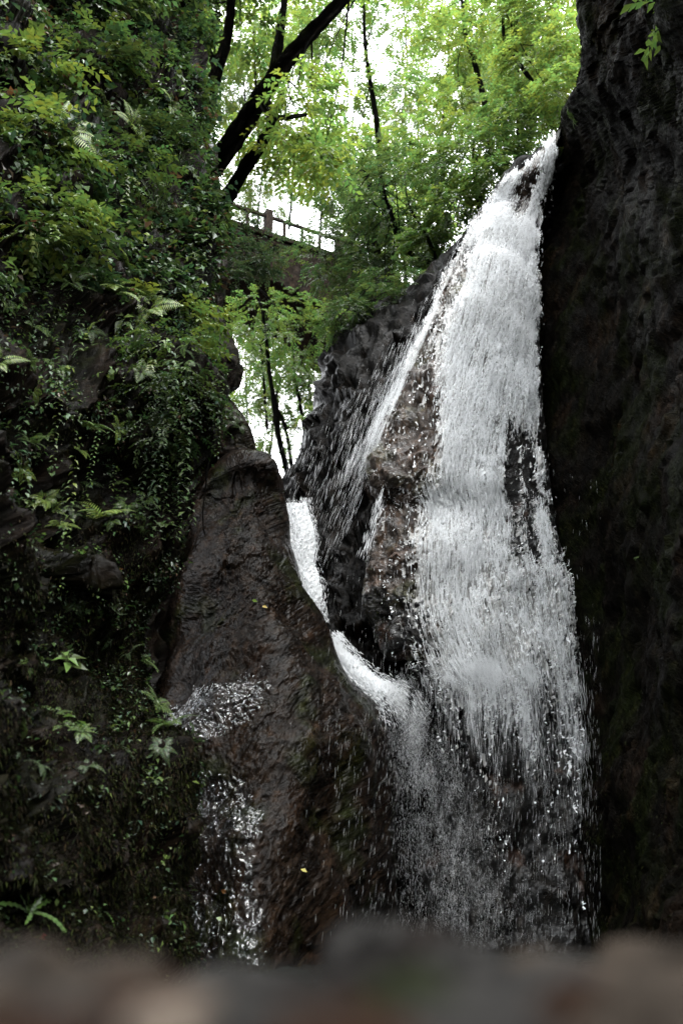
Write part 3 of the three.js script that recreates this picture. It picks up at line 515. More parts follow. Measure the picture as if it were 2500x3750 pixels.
function tube(points, radii, seg = 7, moss = 0, tone = [0.05, 0.04, 0.032]) {
  const curve = new THREE.CatmullRomCurve3(points), n = Math.max(6, points.length * 6), fr = curve.computeFrenetFrames(n, false), pos = [], nor = [], uv = [], col = [], idx = []; let s = 0, last = null;
  for (let i = 0; i <= n; i++) {
    const t = i / n, p = curve.getPointAt(t), f = t * (radii.length - 1), k = Math.min(radii.length - 2, Math.floor(f)), r = lerp(radii[k], radii[k + 1], f - k); if (last) s += p.distanceTo(last); last = p;
    for (let j = 0; j <= seg; j++) {
      const a = j / seg * Math.PI * 2, d = fr.normals[i].clone().multiplyScalar(Math.cos(a)).addScaledVector(fr.binormals[i], Math.sin(a)), rr = r * (1 + 0.16 * N3(p.x * 3 + d.x * 1.5, p.y * 3 + d.y * 1.5, p.z * 3 + d.z));
      pos.push(p.x + d.x * rr, p.y + d.y * rr, p.z + d.z * rr); nor.push(d.x, d.y, d.z); uv.push(j / seg, s);
      const m = moss * sstep(d.y + 0.6 * N3(p.x * 2, p.y * 2, d.x * 2 + p.z), 0.05, 0.5), b = 0.75 + 0.5 * (0.5 + 0.5 * N3(p.x * 4 + d.x * 2, p.y * 2, p.z * 4 + d.z * 2));
      col.push(...scl(mixc(scl(tone, 1.7), [0.09, 0.11, 0.02], m), b));
      if (i < n && j < seg) { const a0 = i * (seg + 1) + j, b0 = a0 + seg + 1; idx.push(a0, b0, a0 + 1, a0 + 1, b0, b0 + 1); }
    }
  }
  const g = new THREE.BufferGeometry(); g.setAttribute('position', new THREE.Float32BufferAttribute(pos, 3)); g.setAttribute('normal', new THREE.Float32BufferAttribute(nor, 3)); g.setAttribute('uv', new THREE.Float32BufferAttribute(uv, 2)); g.setAttribute('color', new THREE.Float32BufferAttribute(col, 3)); g.setIndex(idx); return g;
}
// trunk: [px, py, d] points; boughs: more such lines; crown: [px, py, rx, ry, d, sprays]
function tree(name, label, category, t) {
  const o = group(), base = W(...t.trunk[0]); o.position.copy(base);
  const loc = (q) => W(...q).sub(base), r = t.r;
  part(o, 'trunk', tube(t.trunk.map(loc), [r, r * 0.85, r * 0.6, r * 0.4], 9, t.moss ?? 0.15, t.tone), barkMat);
  (t.boughs ?? []).forEach((b) => part(o, 'branch', tube(b.map(loc), [r * (t.br ?? 0.5), r * 0.3, r * 0.15], 6, t.moss ?? 0.15, t.tone), barkMat));
  const L = new Leaves(), wood = [];
  const stem = t.trunk.map(loc);
  for (const [px, py, rx, ry, d, n] of t.crown) {
    const c = loc([px, py, d]), k = metresPerPx(px, py, d);
    sprays(L, c, rx * k, ry * k, (rx + ry) * 0.5 * k * (t.deep ?? 1), Math.round(n * (t.more ?? 4)), t.leaf, t.col, t);
    for (let i = 0; i < 2; i++) {                            // twigs from the stem into the leaf mass
      const from = pick(stem.slice(Math.floor(stem.length / 2))), to = c.clone().add(V(R(-0.6, 0.6) * rx * k, R(-0.5, 0.5) * ry * k, R(-0.5, 0.5) * rx * k)), mid = from.clone().lerp(to, 0.5).add(V(gauss() * 0.2, R(0, 0.3), gauss() * 0.2));
      if (from.distanceTo(to) < 3.5) wood.push(tube([from, mid, to], [Math.min(0.02, r * 0.2), 0.011, 0.005], 4, 0, t.tone));
    }
  }
  part(o, 'crown', L.geometry(), leafMat);
  if (wood.length) part(o, 'twigs', mergeGeometries(wood), barkMat).userData.kind = 'stuff';
  return top(o, name, label, category, { group: t.group });
}
const FOREST = 'trees on the slopes above the gorge';
tree('leaning_tree', 'mossy forked tree leaning out over the gorge above the bridge', 'tree', { group: FOREST, trunk: [[690, 760, 13.5], [760, 640, 13.5], [850, 520, 13.4], [940, 380, 13.2], [1020, 262, 13], [1140, 120, 12.8], [1280, -30, 12.6], [1420, -200, 12.4]], r: 0.2, moss: 1, boughs: [[[1005, 285, 13], [1018, 170, 13.2], [1045, -30, 13.6], [1060, -200, 14]], [[960, 350, 13.2], [990, 420, 13], [1050, 430, 12.6], [1120, 420, 12.3]]], br: 0.6, leaf: 0.13, col: GREENS.bright, gap: -0.3, tone: [0.035, 0.03, 0.024],
  more: 1.7, crown: [[1110, 340, 100, 40, 12.4, 22], [1060, 430, 80, 60, 13.4, 22], [1150, 480, 90, 80, 13.2, 26], [1070, 570, 110, 60, 13.6, 24], [1200, 560, 60, 60, 13, 12], [1280, -260, 340, 110, 12.6, 160]] });
tree('leaning_tree', 'dark slanting tree rooted on the cliff edge near the bridge rail', 'tree', { group: FOREST, trunk: [[790, 790, 13.8], [840, 710, 13.8], [900, 610, 13.7], [950, 540, 13.6], [1000, 430, 13.6], [1040, 330, 13.8]], r: 0.14, leaf: 0.11, col: GREENS.bright, tone: [0.03, 0.026, 0.02],
  more: 2, crown: [[920, 480, 70, 60, 14.6, 22], [990, 640, 100, 40, 14.4, 24], [1080, 560, 90, 60, 14.6, 20]] });
tree('cliff_tree', 'reddish brown trunk standing on top of the vegetated cliff', 'tree', { group: FOREST, trunk: [[700, 620, 12.4], [738, 500, 12.4], [765, 370, 12.4], [795, 260, 12.4], [828, 150, 12.4], [848, 0, 12.4], [862, -160, 12.4]], r: 0.13, boughs: [[[795, 260, 12.4], [740, 120, 12.2], [720, -60, 12]]], leaf: 0.12, col: GREENS.mid, tone: [0.075, 0.05, 0.038],
  crown: [[600, 120, 110, 130, 12, 50], [650, 330, 60, 90, 12, 24], [820, -150, 200, 80, 12.4, 60], [900, 110, 60, 80, 13.2, 14], [730, 30, 70, 90, 12.7, 24]] });
tree('slender_tree', 'slender tree with a thin bare stem across the bright sky gap', 'tree', { group: FOREST, trunk: [[1420, 900, 20], [1395, 640, 20], [1378, 440, 20], [1355, 300, 20], [1338, 180, 20], [1330, 0, 20], [1320, -150, 20]], r: 0.085, leaf: 0.12, col: GREENS.mid, moss: 0,
  crown: [[1300, 620, 150, 90, 20, 60], [1260, 330, 120, 110, 20.5, 52], [1250, 90, 110, 90, 20.5, 40], [1450, 300, 90, 60, 20, 26], [1400, 560, 120, 70, 19.5, 46], [1340, -100, 260, 80, 20, 70], [1150, 200, 100, 100, 21, 36]] });
tree('slender_tree', 'thin dark stemmed tree among bright foliage above the back wall', 'tree', { group: FOREST, trunk: [[1800, 560, 17.5], [1775, 380, 17.5], [1745, 260, 17.5], [1705, 130, 17.5], [1690, 0, 17.5], [1680, -150, 17.5]], r: 0.075, leaf: 0.1, col: GREENS.bright, moss: 0,
  crown: [[1640, 170, 130, 120, 17.6, 70], [1800, 120, 120, 130, 17.6, 70], [1700, 400, 140, 90, 17.4, 70], [1560, 60, 110, 110, 18, 46], [1700, -120, 300, 80, 17.5, 70]] });
tree('overhanging_tree', 'yellow green broadleaf tree leaning over the waterfall lip', 'tree', { group: FOREST, trunk: [[2036, 500, 15.6], [2005, 410, 15.6], [1960, 320, 15.6], [1905, 240, 15.6], [1850, 160, 15.6], [1840, 20, 15.6]], r: 0.06, leaf: 0.1, col: GREENS.bright, moss: 0, gap: -0.35,
  crown: [[2000, 60, 130, 130, 15.4, 80], [1950, 230, 120, 100, 15.5, 70], [2070, 180, 70, 130, 14.8, 46], [2040, 330, 70, 70, 14.8, 36], [1860, 60, 110, 110, 15.8, 56], [2000, -110, 180, 70, 15.4, 50]] });
tree('hillside_bush', 'dense green bush crowning the dark back wall below the lip', 'bush', { group: 'bushes on the gorge rim', trunk: [[1760, 770, 16.2], [1740, 640, 16.2], [1730, 520, 16.2]], r: 0.07, leaf: 0.085, col: GREENS.mid, moss: 0,
  crown: [[1740, 560, 140, 90, 16, 90], [1840, 500, 100, 90, 15.8, 60], [1620, 620, 110, 90, 16.2, 70], [1880, 400, 100, 80, 15.7, 56], [1640, 760, 90, 60, 16.1, 46], [1800, 640, 90, 50, 15.6, 40], [1560, 880, 90, 70, 16.6, 50]] });
tree('hillside_bush', 'olive green bush with curved dark branches beside the bridge', 'bush', { group: 'bushes on the gorge rim', trunk: [[1660, 985, 16.8], [1590, 960, 16.8], [1520, 940, 16.8], [1465, 880, 16.8], [1435, 790, 16.8], [1400, 690, 16.8]], r: 0.07, boughs: [[[1600, 960, 16.8], [1560, 860, 16.8], [1500, 760, 16.8], [1480, 640, 17]]], br: 0.7, leaf: 0.075, col: GREENS.dark, moss: 0, tone: [0.022, 0.018, 0.015],
  crown: [[1480, 620, 110, 80, 16.9, 60], [1420, 760, 110, 90, 17, 60], [1560, 800, 90, 80, 16.8, 40], [1330, 720, 80, 90, 17.2, 46], [1450, 1010, 120, 50, 16.7, 50], [1500, 900, 110, 70, 17.2, 60], [1340, 930, 80, 80, 17.4, 50]] });
tree('slope_tree', 'dark trunk hung with leaves at the far end of the bridge', 'tree', { group: FOREST, trunk: [[1408, 1150, 18.5], [1392, 1020, 18.5], [1376, 900, 18.5], [1362, 790, 18.5], [1350, 640, 18.5]], r: 0.13, leaf: 0.08, col: GREENS.dark, moss: 0.3, tone: [0.03, 0.026, 0.02],
  crown: [[1090, 850, 70, 25, 18.6, 10], [1130, 940, 70, 40, 18.4, 16], [1160, 830, 60, 25, 18.4, 14], [1200, 890, 60, 60, 18.2, 26], [1180, 1000, 60, 50, 18.2, 20], [1270, 880, 60, 70, 18.2, 36], [1310, 990, 80, 80, 17.8, 70], [1290, 1060, 60, 40, 17.8, 30], [1240, 700, 60, 70, 18.6, 26], [1330, 850, 60, 80, 18.4, 44], [1380, 1060, 80, 50, 17.6, 40]] });
tree('hanging_bush', 'small leaved bush hanging over the bridge beside the cliff edge', 'bush', { group: 'bushes on the gorge rim', trunk: [[800, 860, 14.4], [850, 900, 14.2], [900, 910, 14.1], [960, 930, 14]], r: 0.035, leaf: 0.055, col: GREENS.cool, moss: 0, gap: -0.3,
  more: 2.6, crown: [[890, 800, 60, 25, 14, 14], [980, 890, 60, 25, 14.4, 16], [890, 940, 90, 50, 14, 100], [970, 960, 55, 40, 13.9, 50], [850, 1000, 45, 50, 13.8, 40], [860, 850, 45, 30, 14.1, 26]] });
tree('notch_tree', 'slim dark tree rising through the white notch under the bridge', 'tree', { group: FOREST, trunk: [[1066, 1790, 22], [1050, 1720, 22], [1020, 1600, 22], [1000, 1450, 22], [985, 1350, 22], [975, 1240, 22], [962, 1150, 22], [935, 1040, 22]], r: 0.075, leaf: 0.1, col: GREENS.mid, moss: 0, tone: [0.04, 0.035, 0.03], more: 2.3,
  crown: [[950, 1130, 90, 70, 22, 50], [1020, 1220, 90, 70, 22, 40], [900, 1250, 60, 80, 21.6, 34], [950, 1340, 100, 40, 22, 26]] });
tree('notch_tree', 'thinner second stem beside the slim tree in the notch', 'tree', { group: FOREST, trunk: [[1076, 1780, 23], [1066, 1690, 23], [1045, 1570, 23], [1010, 1480, 23], [1030, 1380, 23.2]], r: 0.055, leaf: 0.1, col: GREENS.pale, moss: 0, more: 2.3,
  crown: [[930, 1480, 70, 40, 23, 14], [950, 1580, 60, 60, 23, 16], [1100, 1560, 50, 90, 23, 24], [1080, 1680, 40, 50, 23, 10]] });
tree('notch_tree', 'pale leaved tree filling the notch below the bridge arch', 'tree', { group: FOREST, trunk: [[1150, 1720, 26], [1120, 1600, 26], [1098, 1480, 26], [1080, 1380, 26], [1070, 1250, 26]], r: 0.07, leaf: 0.12, col: GREENS.mid, moss: 0, more: 2.3,
  crown: [[1130, 1230, 110, 90, 26, 60], [1210, 1180, 80, 60, 25, 40], [1100, 1350, 80, 60, 26, 34], [1150, 1400, 60, 90, 26, 34], [1040, 1120, 110, 60, 26, 34], [980, 1080, 100, 50, 27, 24]] });
tree('ledge_shrub', 'dark shrub on the rim at the right of the white notch', 'bush', { group: 'bushes on the gorge rim', trunk: [[1330, 1190, 16.2], [1310, 1150, 16.1], [1280, 1130, 16]], r: 0.03, leaf: 0.06, col: GREENS.dark, moss: 0,
  crown: [[1280, 1140, 80, 35, 16, 60], [1400, 1090, 80, 40, 16, 60], [1500, 1040, 80, 40, 15.9, 50], [1230, 1200, 40, 40, 16, 24]] });
tree('rim_tree', 'leafy tree on the rim of the dark cliff leaning over the gorge', 'tree', { group: FOREST, trunk: [[2750, -380, 9], [2650, -520, 9], [2450, -650, 9], [2250, -760, 9]], r: 0.16, leaf: 0.13, col: GREENS.mid,
  crown: [[2300, -700, 420, 160, 9, 130], [2650, -600, 300, 200, 8, 110], [2470, 20, 30, 40, 7.4, 2], [2440, -350, 200, 120, 8, 60]] });
tree('cliff_top_tree', 'dark leaved tree above the ferny cliff', 'tree', { group: FOREST, trunk: [[60, 260, 10.5], [70, 120, 10.5], [110, -60, 10.5], [140, -250, 10.5]], r: 0.17, leaf: 0.13, col: GREENS.dark, moss: 0.4, tone: [0.03, 0.026, 0.02],
  crown: [[300, 0, 220, 90, 10.6, 80], [120, -150, 300, 80, 10.5, 70], [520, -60, 200, 90, 11, 70]] });
// further trees up the valley: the green behind the gaps
const farSpots = [[620, 40, 30], [780, 300, 34], [930, 90, 31], [1060, 420, 36], [1150, 60, 33], [1290, 480, 30], [1480, 60, 35], [1530, 380, 33], [1640, 250, 30], [1760, 60, 34], [1840, 330, 31], [1960, 120, 33], [2060, 320, 30], [1420, 700, 29], [1600, 560, 30], [1180, 640, 33], [960, 620, 36], [880, 180, 34], [1000, 1240, 38], [1180, 1330, 36], [900, 1400, 40], [2000, 500, 27], [1900, 220, 26], [1120, 1050, 37], [1000, 1520, 38], [950, 1150, 36], [1500, 820, 27], [1380, 880, 30]];
farSpots.forEach(([px, py, d], i) => {
  const w = R(110, 170), h = R(110, 160), col = [GREENS.mid, GREENS.pale, GREENS.bright][i % 3], base = py + 420;
  tree('forest_tree', ['green forest tree standing far up the valley', 'pale green forest tree standing far up the valley', 'yellow green forest tree standing far up the valley'][i % 3], 'tree', { group: 'forest trees up the valley', trunk: [[px + R(-30, 30), base, d], [px + R(-20, 20), py + 200, d], [px, py, d], [px + R(-30, 30), py - 140, d]], r: 0.06, leaf: 0.16, col, moss: 0, gap: -0.16, more: 6,
    crown: [[px, py, w, h, d, 46], [px + R(-140, 140), py + R(-90, 130), w * 0.75, h * 0.6, d + R(-1, 1), 26], [px + R(-140, 140), py + R(-90, 130), w * 0.7, h * 0.6, d + R(-1, 1), 24]] });
});

// ------------------------------------------------------------------ the bridge
{
  const o = group(), a = W(760, 800, 24.6), b = W(1420, 905, 27.6); b.y = a.y; o.position.copy(a);
  const along = b.clone().sub(a), len = along.length(); along.normalize(); o.rotation.y = Math.atan2(-along.z, along.x);
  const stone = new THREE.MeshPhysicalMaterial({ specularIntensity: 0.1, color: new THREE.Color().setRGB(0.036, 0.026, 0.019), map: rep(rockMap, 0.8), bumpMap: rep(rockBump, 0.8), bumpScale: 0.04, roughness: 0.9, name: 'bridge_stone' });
  const railM = new THREE.MeshPhysicalMaterial({ specularIntensity: 0.1, color: new THREE.Color().setRGB(0.07, 0.054, 0.042), map: rep(rockMap, 1.3), bumpMap: rep(rockBump, 1.3), bumpScale: 0.02, roughness: 0.9, name: 'bridge_rail' });
  const wid = 2.6, sh = new THREE.Shape();
  sh.moveTo(-0.5, 0); sh.lineTo(len + 0.5, 0); sh.lineTo(len + 0.5, -4.2); sh.lineTo(len - 0.2, -4.2);
  for (let i = 0; i <= 24; i++) { const t = 1 - i / 24, x = lerp(0.4, len - 0.2, t), q = (x / len - 0.34); sh.lineTo(x, -1.5 - 4.6 * q * q - 0.12 * N3(x * 3, 0, 1)); }
  sh.lineTo(0.4, -4.2); sh.lineTo(-0.5, -4.2);
  const ag = new THREE.ExtrudeGeometry(sh, { depth: wid, bevelEnabled: true, bevelSize: 0.04, bevelThickness: 0.04, bevelSegments: 1 }); ag.translate(0, -0.05, -wid);
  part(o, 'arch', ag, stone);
  const box = (x0, x1, y0, y1, z0, z1) => { const g = new THREE.BoxGeometry(x1 - x0, y1 - y0, z1 - z0, 6, 1, 1); g.translate((x0 + x1) / 2, (y0 + y1) / 2, (z0 + z1) / 2); return g; };
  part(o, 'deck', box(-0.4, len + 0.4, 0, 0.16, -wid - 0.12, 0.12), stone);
  for (const z of [0, -wid]) {
    part(o, 'rail', box(-0.4, len + 0.4, 0.74, 0.82, z - 0.05, z + 0.05), railM);
    for (let k = 0; k * 0.62 < len; k++) { const big = k % 4 === 3; part(o, 'post', box(k * 0.62, k * 0.62 + (big ? 0.22 : R(0.06, 0.09)), 0.155, big ? 0.98 : 0.745, z - (big ? 0.12 : 0.05), z + (big ? 0.12 : 0.05)), railM); }
  }
  top(o, 'stone_bridge', 'small arched stone footbridge with a railing high across the gorge', 'bridge');
}

// ------------------------------------------------------------------ stones on the near bank, out of focus
{
  const rockGeo = (seed, sx, sy, sz, col) => {
    const g = new THREE.IcosahedronGeometry(1, 5), p = g.attributes.position, q = V(), c = new Float32Array(p.count * 3);
    for (let i = 0; i < p.count; i++) { q.fromBufferAttribute(p, i).normalize(); const k = 1 + 0.3 * fbm(q.x * 0.9 + seed, q.y * 0.9, q.z * 0.9, 3) + 0.07 * fbm(q.x * 4 + seed, q.y * 4, q.z * 4, 3); c.set(scl(mixc(col, scl(col, 0.45), sstep(fbm(q.x * 2 + seed, q.y * 2, q.z * 2 + 5, 3), -0.1, 0.4)), 0.8 + 0.35 * N3(q.x * 5 + seed, q.y * 5, q.z * 5)), i * 3); p.setXYZ(i, q.x * k * sx, q.y * k * sy, q.z * k * sz); }
    g.deleteAttribute('uv'); g.setAttribute('color', new THREE.BufferAttribute(c, 3)); g.computeVertexNormals(); return g;
  };
  const sm = new THREE.MeshPhysicalMaterial({ vertexColors: true, roughness: 0.75, specularIntensity: 0.06, name: 'river_stone' });
  const T = { beige: [0.032, 0.0245, 0.0185], grey: [0.02, 0.0185, 0.017], dark: [0.008, 0.0062, 0.0052], rust: [0.018, 0.0085, 0.0045], pale: [0.12, 0.095, 0.075], moss: [0.009, 0.011, 0.0035] };
  // [px of its top, py of its top, distance, half width m, half height m, colour, label]
  [[90, 3492, 0.75, 0.1, 0.06, T.beige, 'broad beige stone at the edge of the gravel bank'], [420, 3530, 0.7, 0.07, 0.05, T.beige, 'beige stone beside the small rust coloured stone'], [560, 3590, 0.62, 0.04, 0.035, T.rust, 'small rust coloured stone between beige stones'],
   [260, 3640, 0.5, 0.035, 0.03, T.grey, 'blue grey pebble resting among beige stones'], [640, 3640, 0.5, 0.032, 0.03, T.pale, 'palest cream pebble on the bank'], [100, 3690, 0.45, 0.05, 0.03, T.rust, 'flat brown stone below the broad beige stone'],
   [860, 3505, 0.85, 0.09, 0.08, T.grey, 'rounded grey stone standing before the slab'], [1390, 3345, 0.95, 0.05, 0.07, T.grey, 'upright grey stone with the highest tip'], [1520, 3445, 0.9, 0.12, 0.1, T.dark, 'large dark brown boulder in the middle of the bank'], [1740, 3490, 0.8, 0.07, 0.06, T.grey, 'grey stone leaning on the large dark boulder'],
   [1150, 3610, 0.6, 0.07, 0.05, T.dark, 'dark flat stone in front of the upright stone'], [1530, 3570, 0.55, 0.04, 0.035, T.moss, 'mossy green stone below the dark boulder'], [1250, 3680, 0.45, 0.04, 0.03, T.rust, 'red brown pebble among dark stones'], [900, 3640, 0.5, 0.06, 0.04, T.grey, 'smooth grey stone beside the red brown pebble'],
   [1930, 3540, 0.7, 0.07, 0.05, T.grey, 'grey stone beside the long brown boulder'], [2260, 3525, 0.85, 0.17, 0.09, T.beige, 'long brown boulder under the dark cliff'], [2500, 3450, 1.0, 0.13, 0.1, T.beige, 'tall tan boulder at the foot of the dark cliff'], [2180, 3600, 0.55, 0.055, 0.045, T.rust, 'dark rust stone in front of the long boulder'], [2400, 3630, 0.5, 0.06, 0.045, T.beige, 'tan stone next to the dark rust stone'], [1700, 3660, 0.48, 0.05, 0.035, T.grey, 'low slate grey stone on the bank']].forEach(([px, py, d, w, h, col, label], i) => {
    const p = W(px, py, d), m = new THREE.Mesh(rockGeo(i * 3.7, w, h, w * R(0.7, 1.1), col), sm); m.position.set(p.x, p.y - h * 1.0, p.z); m.rotation.y = R(0, 6); top(m, 'stone', label, 'stone', { group: 'stones on the near bank' });
  });
}

// unseen trees added over camera and gorge to shade bank and right cliff top
[[[6.2, 3, 4.5], [[2.2, 11, 1, 4, 1.6, 4], [4.5, 10.5, 5, 4, 1.8, 4]], 'unseen tall tree added to shade the near bank'], [[-6.4, 4, 5], [[-2.6, 11.2, 0.5, 3.6, 1.5, 4], [-3.5, 10.8, 5.5, 4, 1.8, 4]], 'unseen slope tree added to shade the stream opposite the tall one'], [[0.5, 6.5, 12], [[0, 12.5, 8.5, 5, 2, 3.5], [0.5, 12, 4.2, 3.5, 1.5, 2.6]], 'unseen broad tree added behind the bank to shade it'], [[6.2, 10.5, -6.6], [[2, 13.4, -6.2, 3.6, 1.3, 2.5]], 'unseen tree added on the dark cliff rim to shade the cliff top']].forEach(([b, crowns, label]) => {
  const o = group(), base = V(...b); o.position.copy(base); const L = new Leaves(), c0 = V(...crowns[0].slice(0, 3)).sub(base);
  part(o, 'trunk', tube([V(0, -1.5, 0), V(0, 2, 0), c0.clone().lerp(V(0, 4, 0), 0.6), c0], [0.22, 0.18, 0.12, 0.05], 8, 0.3), barkMat);
  for (const [x, y, z, rx, ry, rz] of crowns) sprays(L, V(x, y, z).sub(base), rx, ry, rz, 300, 0.2, GREENS.mid, { gap: -0.3 });
  part(o, 'crown', L.geometry(), leafMat); top(o, 'added_shade_tree', label, 'tree', { group: FOREST });
});
// ------------------------------------------------------------------ plants on the cliffs
const hitA = (px, py) => cliffA.pick(px, py);
function frame(o, n, lean) { // a Group whose y axis grows out of the rock and bends up
  const y = n.clone().lerp(V(0, 1, 0), lean).normalize(), x = V().crossVectors(V(R(-1, 1), R(-0.3, 0.3), R(-1, 1)).normalize(), y).normalize(), z = V().crossVectors(x, y);
  o.quaternion.setFromRotationMatrix(new THREE.Matrix4().makeBasis(x, y, z)); return o;
}
function frondGeometry(len, pairs, wid, col, droop) {
  const L = new Leaves(), at = (t) => V(0, len * (0.55 * t - droop * t * t), len * 0.85 * t), q = V();
  for (let i = 1; i <= pairs; i++) {
    const t = i / (pairs + 0.5), p = at(t), dir = at(t + 0.02).sub(p).normalize(), up = V(0, 1, 0).addScaledVector(dir, -dir.y).normalize();
    const w = wid * Math.pow(Math.sin(Math.PI * Math.pow(lerp(0.12, 1, t), 0.75)), 0.8) + 0.008;
    for (const sg of [-1, 1]) L.leaf(p, V(sg, -0.12, 0).addScaledVector(dir, 0.45), up.clone().add(V(R(-0.15, 0.15), 0, R(-0.15, 0.15))), w, Math.max(0.006, len / pairs * 0.62), vary(col, 0.14), 0.05, 0.3);
  }
  L.leaf(at(0.97), at(1).sub(at(0.97)), V(0, 1, 0), wid * 0.35, len / pairs, col, 0.05);
  for (let i = 0; i < 6; i++) L.leaf(at(i / 6), at((i + 1) / 6).sub(at(i / 6)), V(0, 1, 0), len * 0.17, 0.006, [0.06, 0.06, 0.02], 0);
  return L.geometry();
}
const fernKinds = [['bright', 0.42, 17, 0.1, 0.5], ['mid', 0.36, 15, 0.085, 0.6], ['cool', 0.34, 18, 0.065, 0.7], ['mid', 0.28, 13, 0.07, 0.45]].map(([c, l, p, w, d]) => [0.85, 1, 1.15].map((s) => frondGeometry(l * s, p, w * s, GREENS[c], d * R(0.85, 1.2))));
const FERNS = 'ferns on the mossy cliff';
function fern(px, py, kind, size, label, patch = cliffA) {
  const h = patch.pick(px, py); if (!h) return;
  const o = group(), n = Math.floor(R(5, 9)); o.position.copy(h.p).addScaledVector(h.n, -0.01);
  frame(o, h.n, 0.35); o.scale.setScalar(size);
  for (let i = 0; i < n; i++) { const f = part(o, 'frond', pick(fernKinds[kind]), glossLeaf); f.rotation.set(R(-0.35, 0.2), i / n * Math.PI * 2 + R(-0.4, 0.4), R(-0.2, 0.2), 'YXZ'); f.scale.setScalar(R(0.75, 1.1)); }
  top(o, 'fern', label, 'fern', { group: FERNS });
}
const sizeWord = (s) => s > 0.8 ? 'large' : s > 0.6 ? 'medium' : 'small';
const zone = (px, py, e) => e - px < 130 ? (py < 1300 ? 'at the upper corner of the mossy cliff' : py < 2100 ? 'on the cliff edge beside the dark recess' : 'on the cliff edge beside the wet slab') : py < 700 ? 'in the thick growth below the cliff top trees' : py < 1400 ? 'among broad leaves on the middle of the mossy cliff' : py < 2100 ? 'in the thinning moss below the leafy part of the cliff' : 'on the bare brown lower part of the cliff';
const fernLabel = (k, s, px, py, e) => sizeWord(s) + ' ' + ['yellow green', 'mid green', 'grey green', 'short fronded'][k] + ' fern ' + zone(px, py, e);
const named = [[400, 1060, 0, 1.0, 'yellow green fern with one broad upright frond on the cliff'], [560, 1000, 1, 1.0, 'fern with pale drooping fronds above the bulge of vines'], [690, 460, 2, 1.2, 'dark fern reaching out at the cliff corner near the tree trunk'], [520, 170, 2, 1.2, 'narrow fern high under the cliff top trees'], [380, 1890, 0, 0.9, 'bright lone fern in the bare mossy part of the cliff'], [300, 1560, 1, 1.1, 'fern with silvery fronds below the hollow of the cliff'], [520, 2420, 3, 0.9, 'small bright fern at the rim of the dark crevice'], [600, 2560, 3, 0.9, 'light green fern hanging beside the wet slab'], [620, 2660, 1, 0.7, 'fern dangling at the cliff edge next to glistening rock'], [240, 480, 0, 1.1, 'large fern among broad leaves on the upper cliff'], [150, 80, 2, 1.3, 'grey green fern shaded by the cliff top tree']];
named.forEach((a) => fern(...a));
for (let i = 0; i < 110; i++) { const py = Math.pow(rnd(), 1.3) * 1900 + 60, e = interp(A_EDGE, py)[1], px = Math.pow(rnd(), 0.8) * (e - 30); const k = Math.floor(R(0, 4)), s = R(0.45, 0.85) * (py > 1500 ? 0.75 : 1); fern(px, py, k, s, fernLabel(k, s, px, py, e)); }
[[2095, 440, 1, 0.7, 'fern on the dark cliff next to the waterfall lip'], [2060, 545, 0, 0.6, 'small fern beside the top stream of the fall'], [2330, 2040, 3, 0.35, 'tiny fern on the bare dark cliff']].forEach((a) => fern(...a, cliffF));
[[880, 1560, 2, 0.6, 'fern on the tip of the dark overhanging rock'], [840, 1500, 2, 0.6, 'fern tucked under the dark overhang']].forEach((a) => fern(...a, cliffB));

// broad leaved plants: stem and single leaves
const broadLeaf = [0.16, 0.2, 0.24].map((l, k) => { const L = new Leaves(); L.leaf(V(0, 0, 0), V(0, 0.1, 1), V(0, 1, 0), l, l * 0.5, vary([GREENS.mid, GREENS.bright, GREENS.dark][k], 0.1), 0.16); return L.geometry(); });
const roundLeaf = [0.1, 0.12].map((l, k) => { const L = new Leaves(); L.leaf(V(0, 0, 0), V(0, 0, 1), V(0, 1, 0), l, l * 0.95, vary([GREENS.bright, GREENS.mid][k], 0.1), 0.1); return L.geometry(); });
const stemGeo = tube([V(0, 0, 0), V(0.01, 0.08, 0.02), V(0, 0.2, 0.05)], [0.006, 0.004, 0.003], 5, 0, [0.05, 0.06, 0.02]);
function broad(px, py, size, geos, label, patch = cliffA) {
  const h = patch.pick(px, py); if (!h) return; const o = group(); o.position.copy(h.p); frame(o, h.n, 0.3); o.scale.setScalar(size);
  part(o, 'stem', stemGeo, glossLeaf); const n = Math.floor(R(5, 9));
  for (let i = 0; i < n; i++) { const l = part(o, 'leaf', pick(geos), glossLeaf); l.position.set(0, lerp(0.05, 0.2, i / n), lerp(0.01, 0.05, i / n)); l.rotation.set(R(-0.1, 0.7), i * 2.4 + R(-0.3, 0.3), R(-0.3, 0.3), 'YXZ'); l.scale.setScalar(R(0.7, 1.1)); }
  top(o, 'leafy_plant', label, 'plant', { group: 'broad leaved plants on the mossy cliff' });
}
for (let i = 0; i < 46; i++) { const py = Math.pow(rnd(), 1.5) * 1400 + 40, e = interp(A_EDGE, py)[1], px = rnd() * (e - 30), k = i % 2; const s = R(0.5, 0.85); broad(px, py, s, k ? roundLeaf : broadLeaf, sizeWord(s) + (k ? ' round leaved plant ' : ' pointed leaf plant ') + zone(px, py, e)); }
[[250, 2450, 0.8, 'plant with two pale pointed leaves in the bare lower cliff'], [290, 2690, 0.7, 'small plant with wet shining leaves low on the cliff'], [20, 2700, 0.8, 'plant with long light leaves at the lower cliff']].forEach(([x, y, s, l]) => broad(x, y, s, broadLeaf, l));
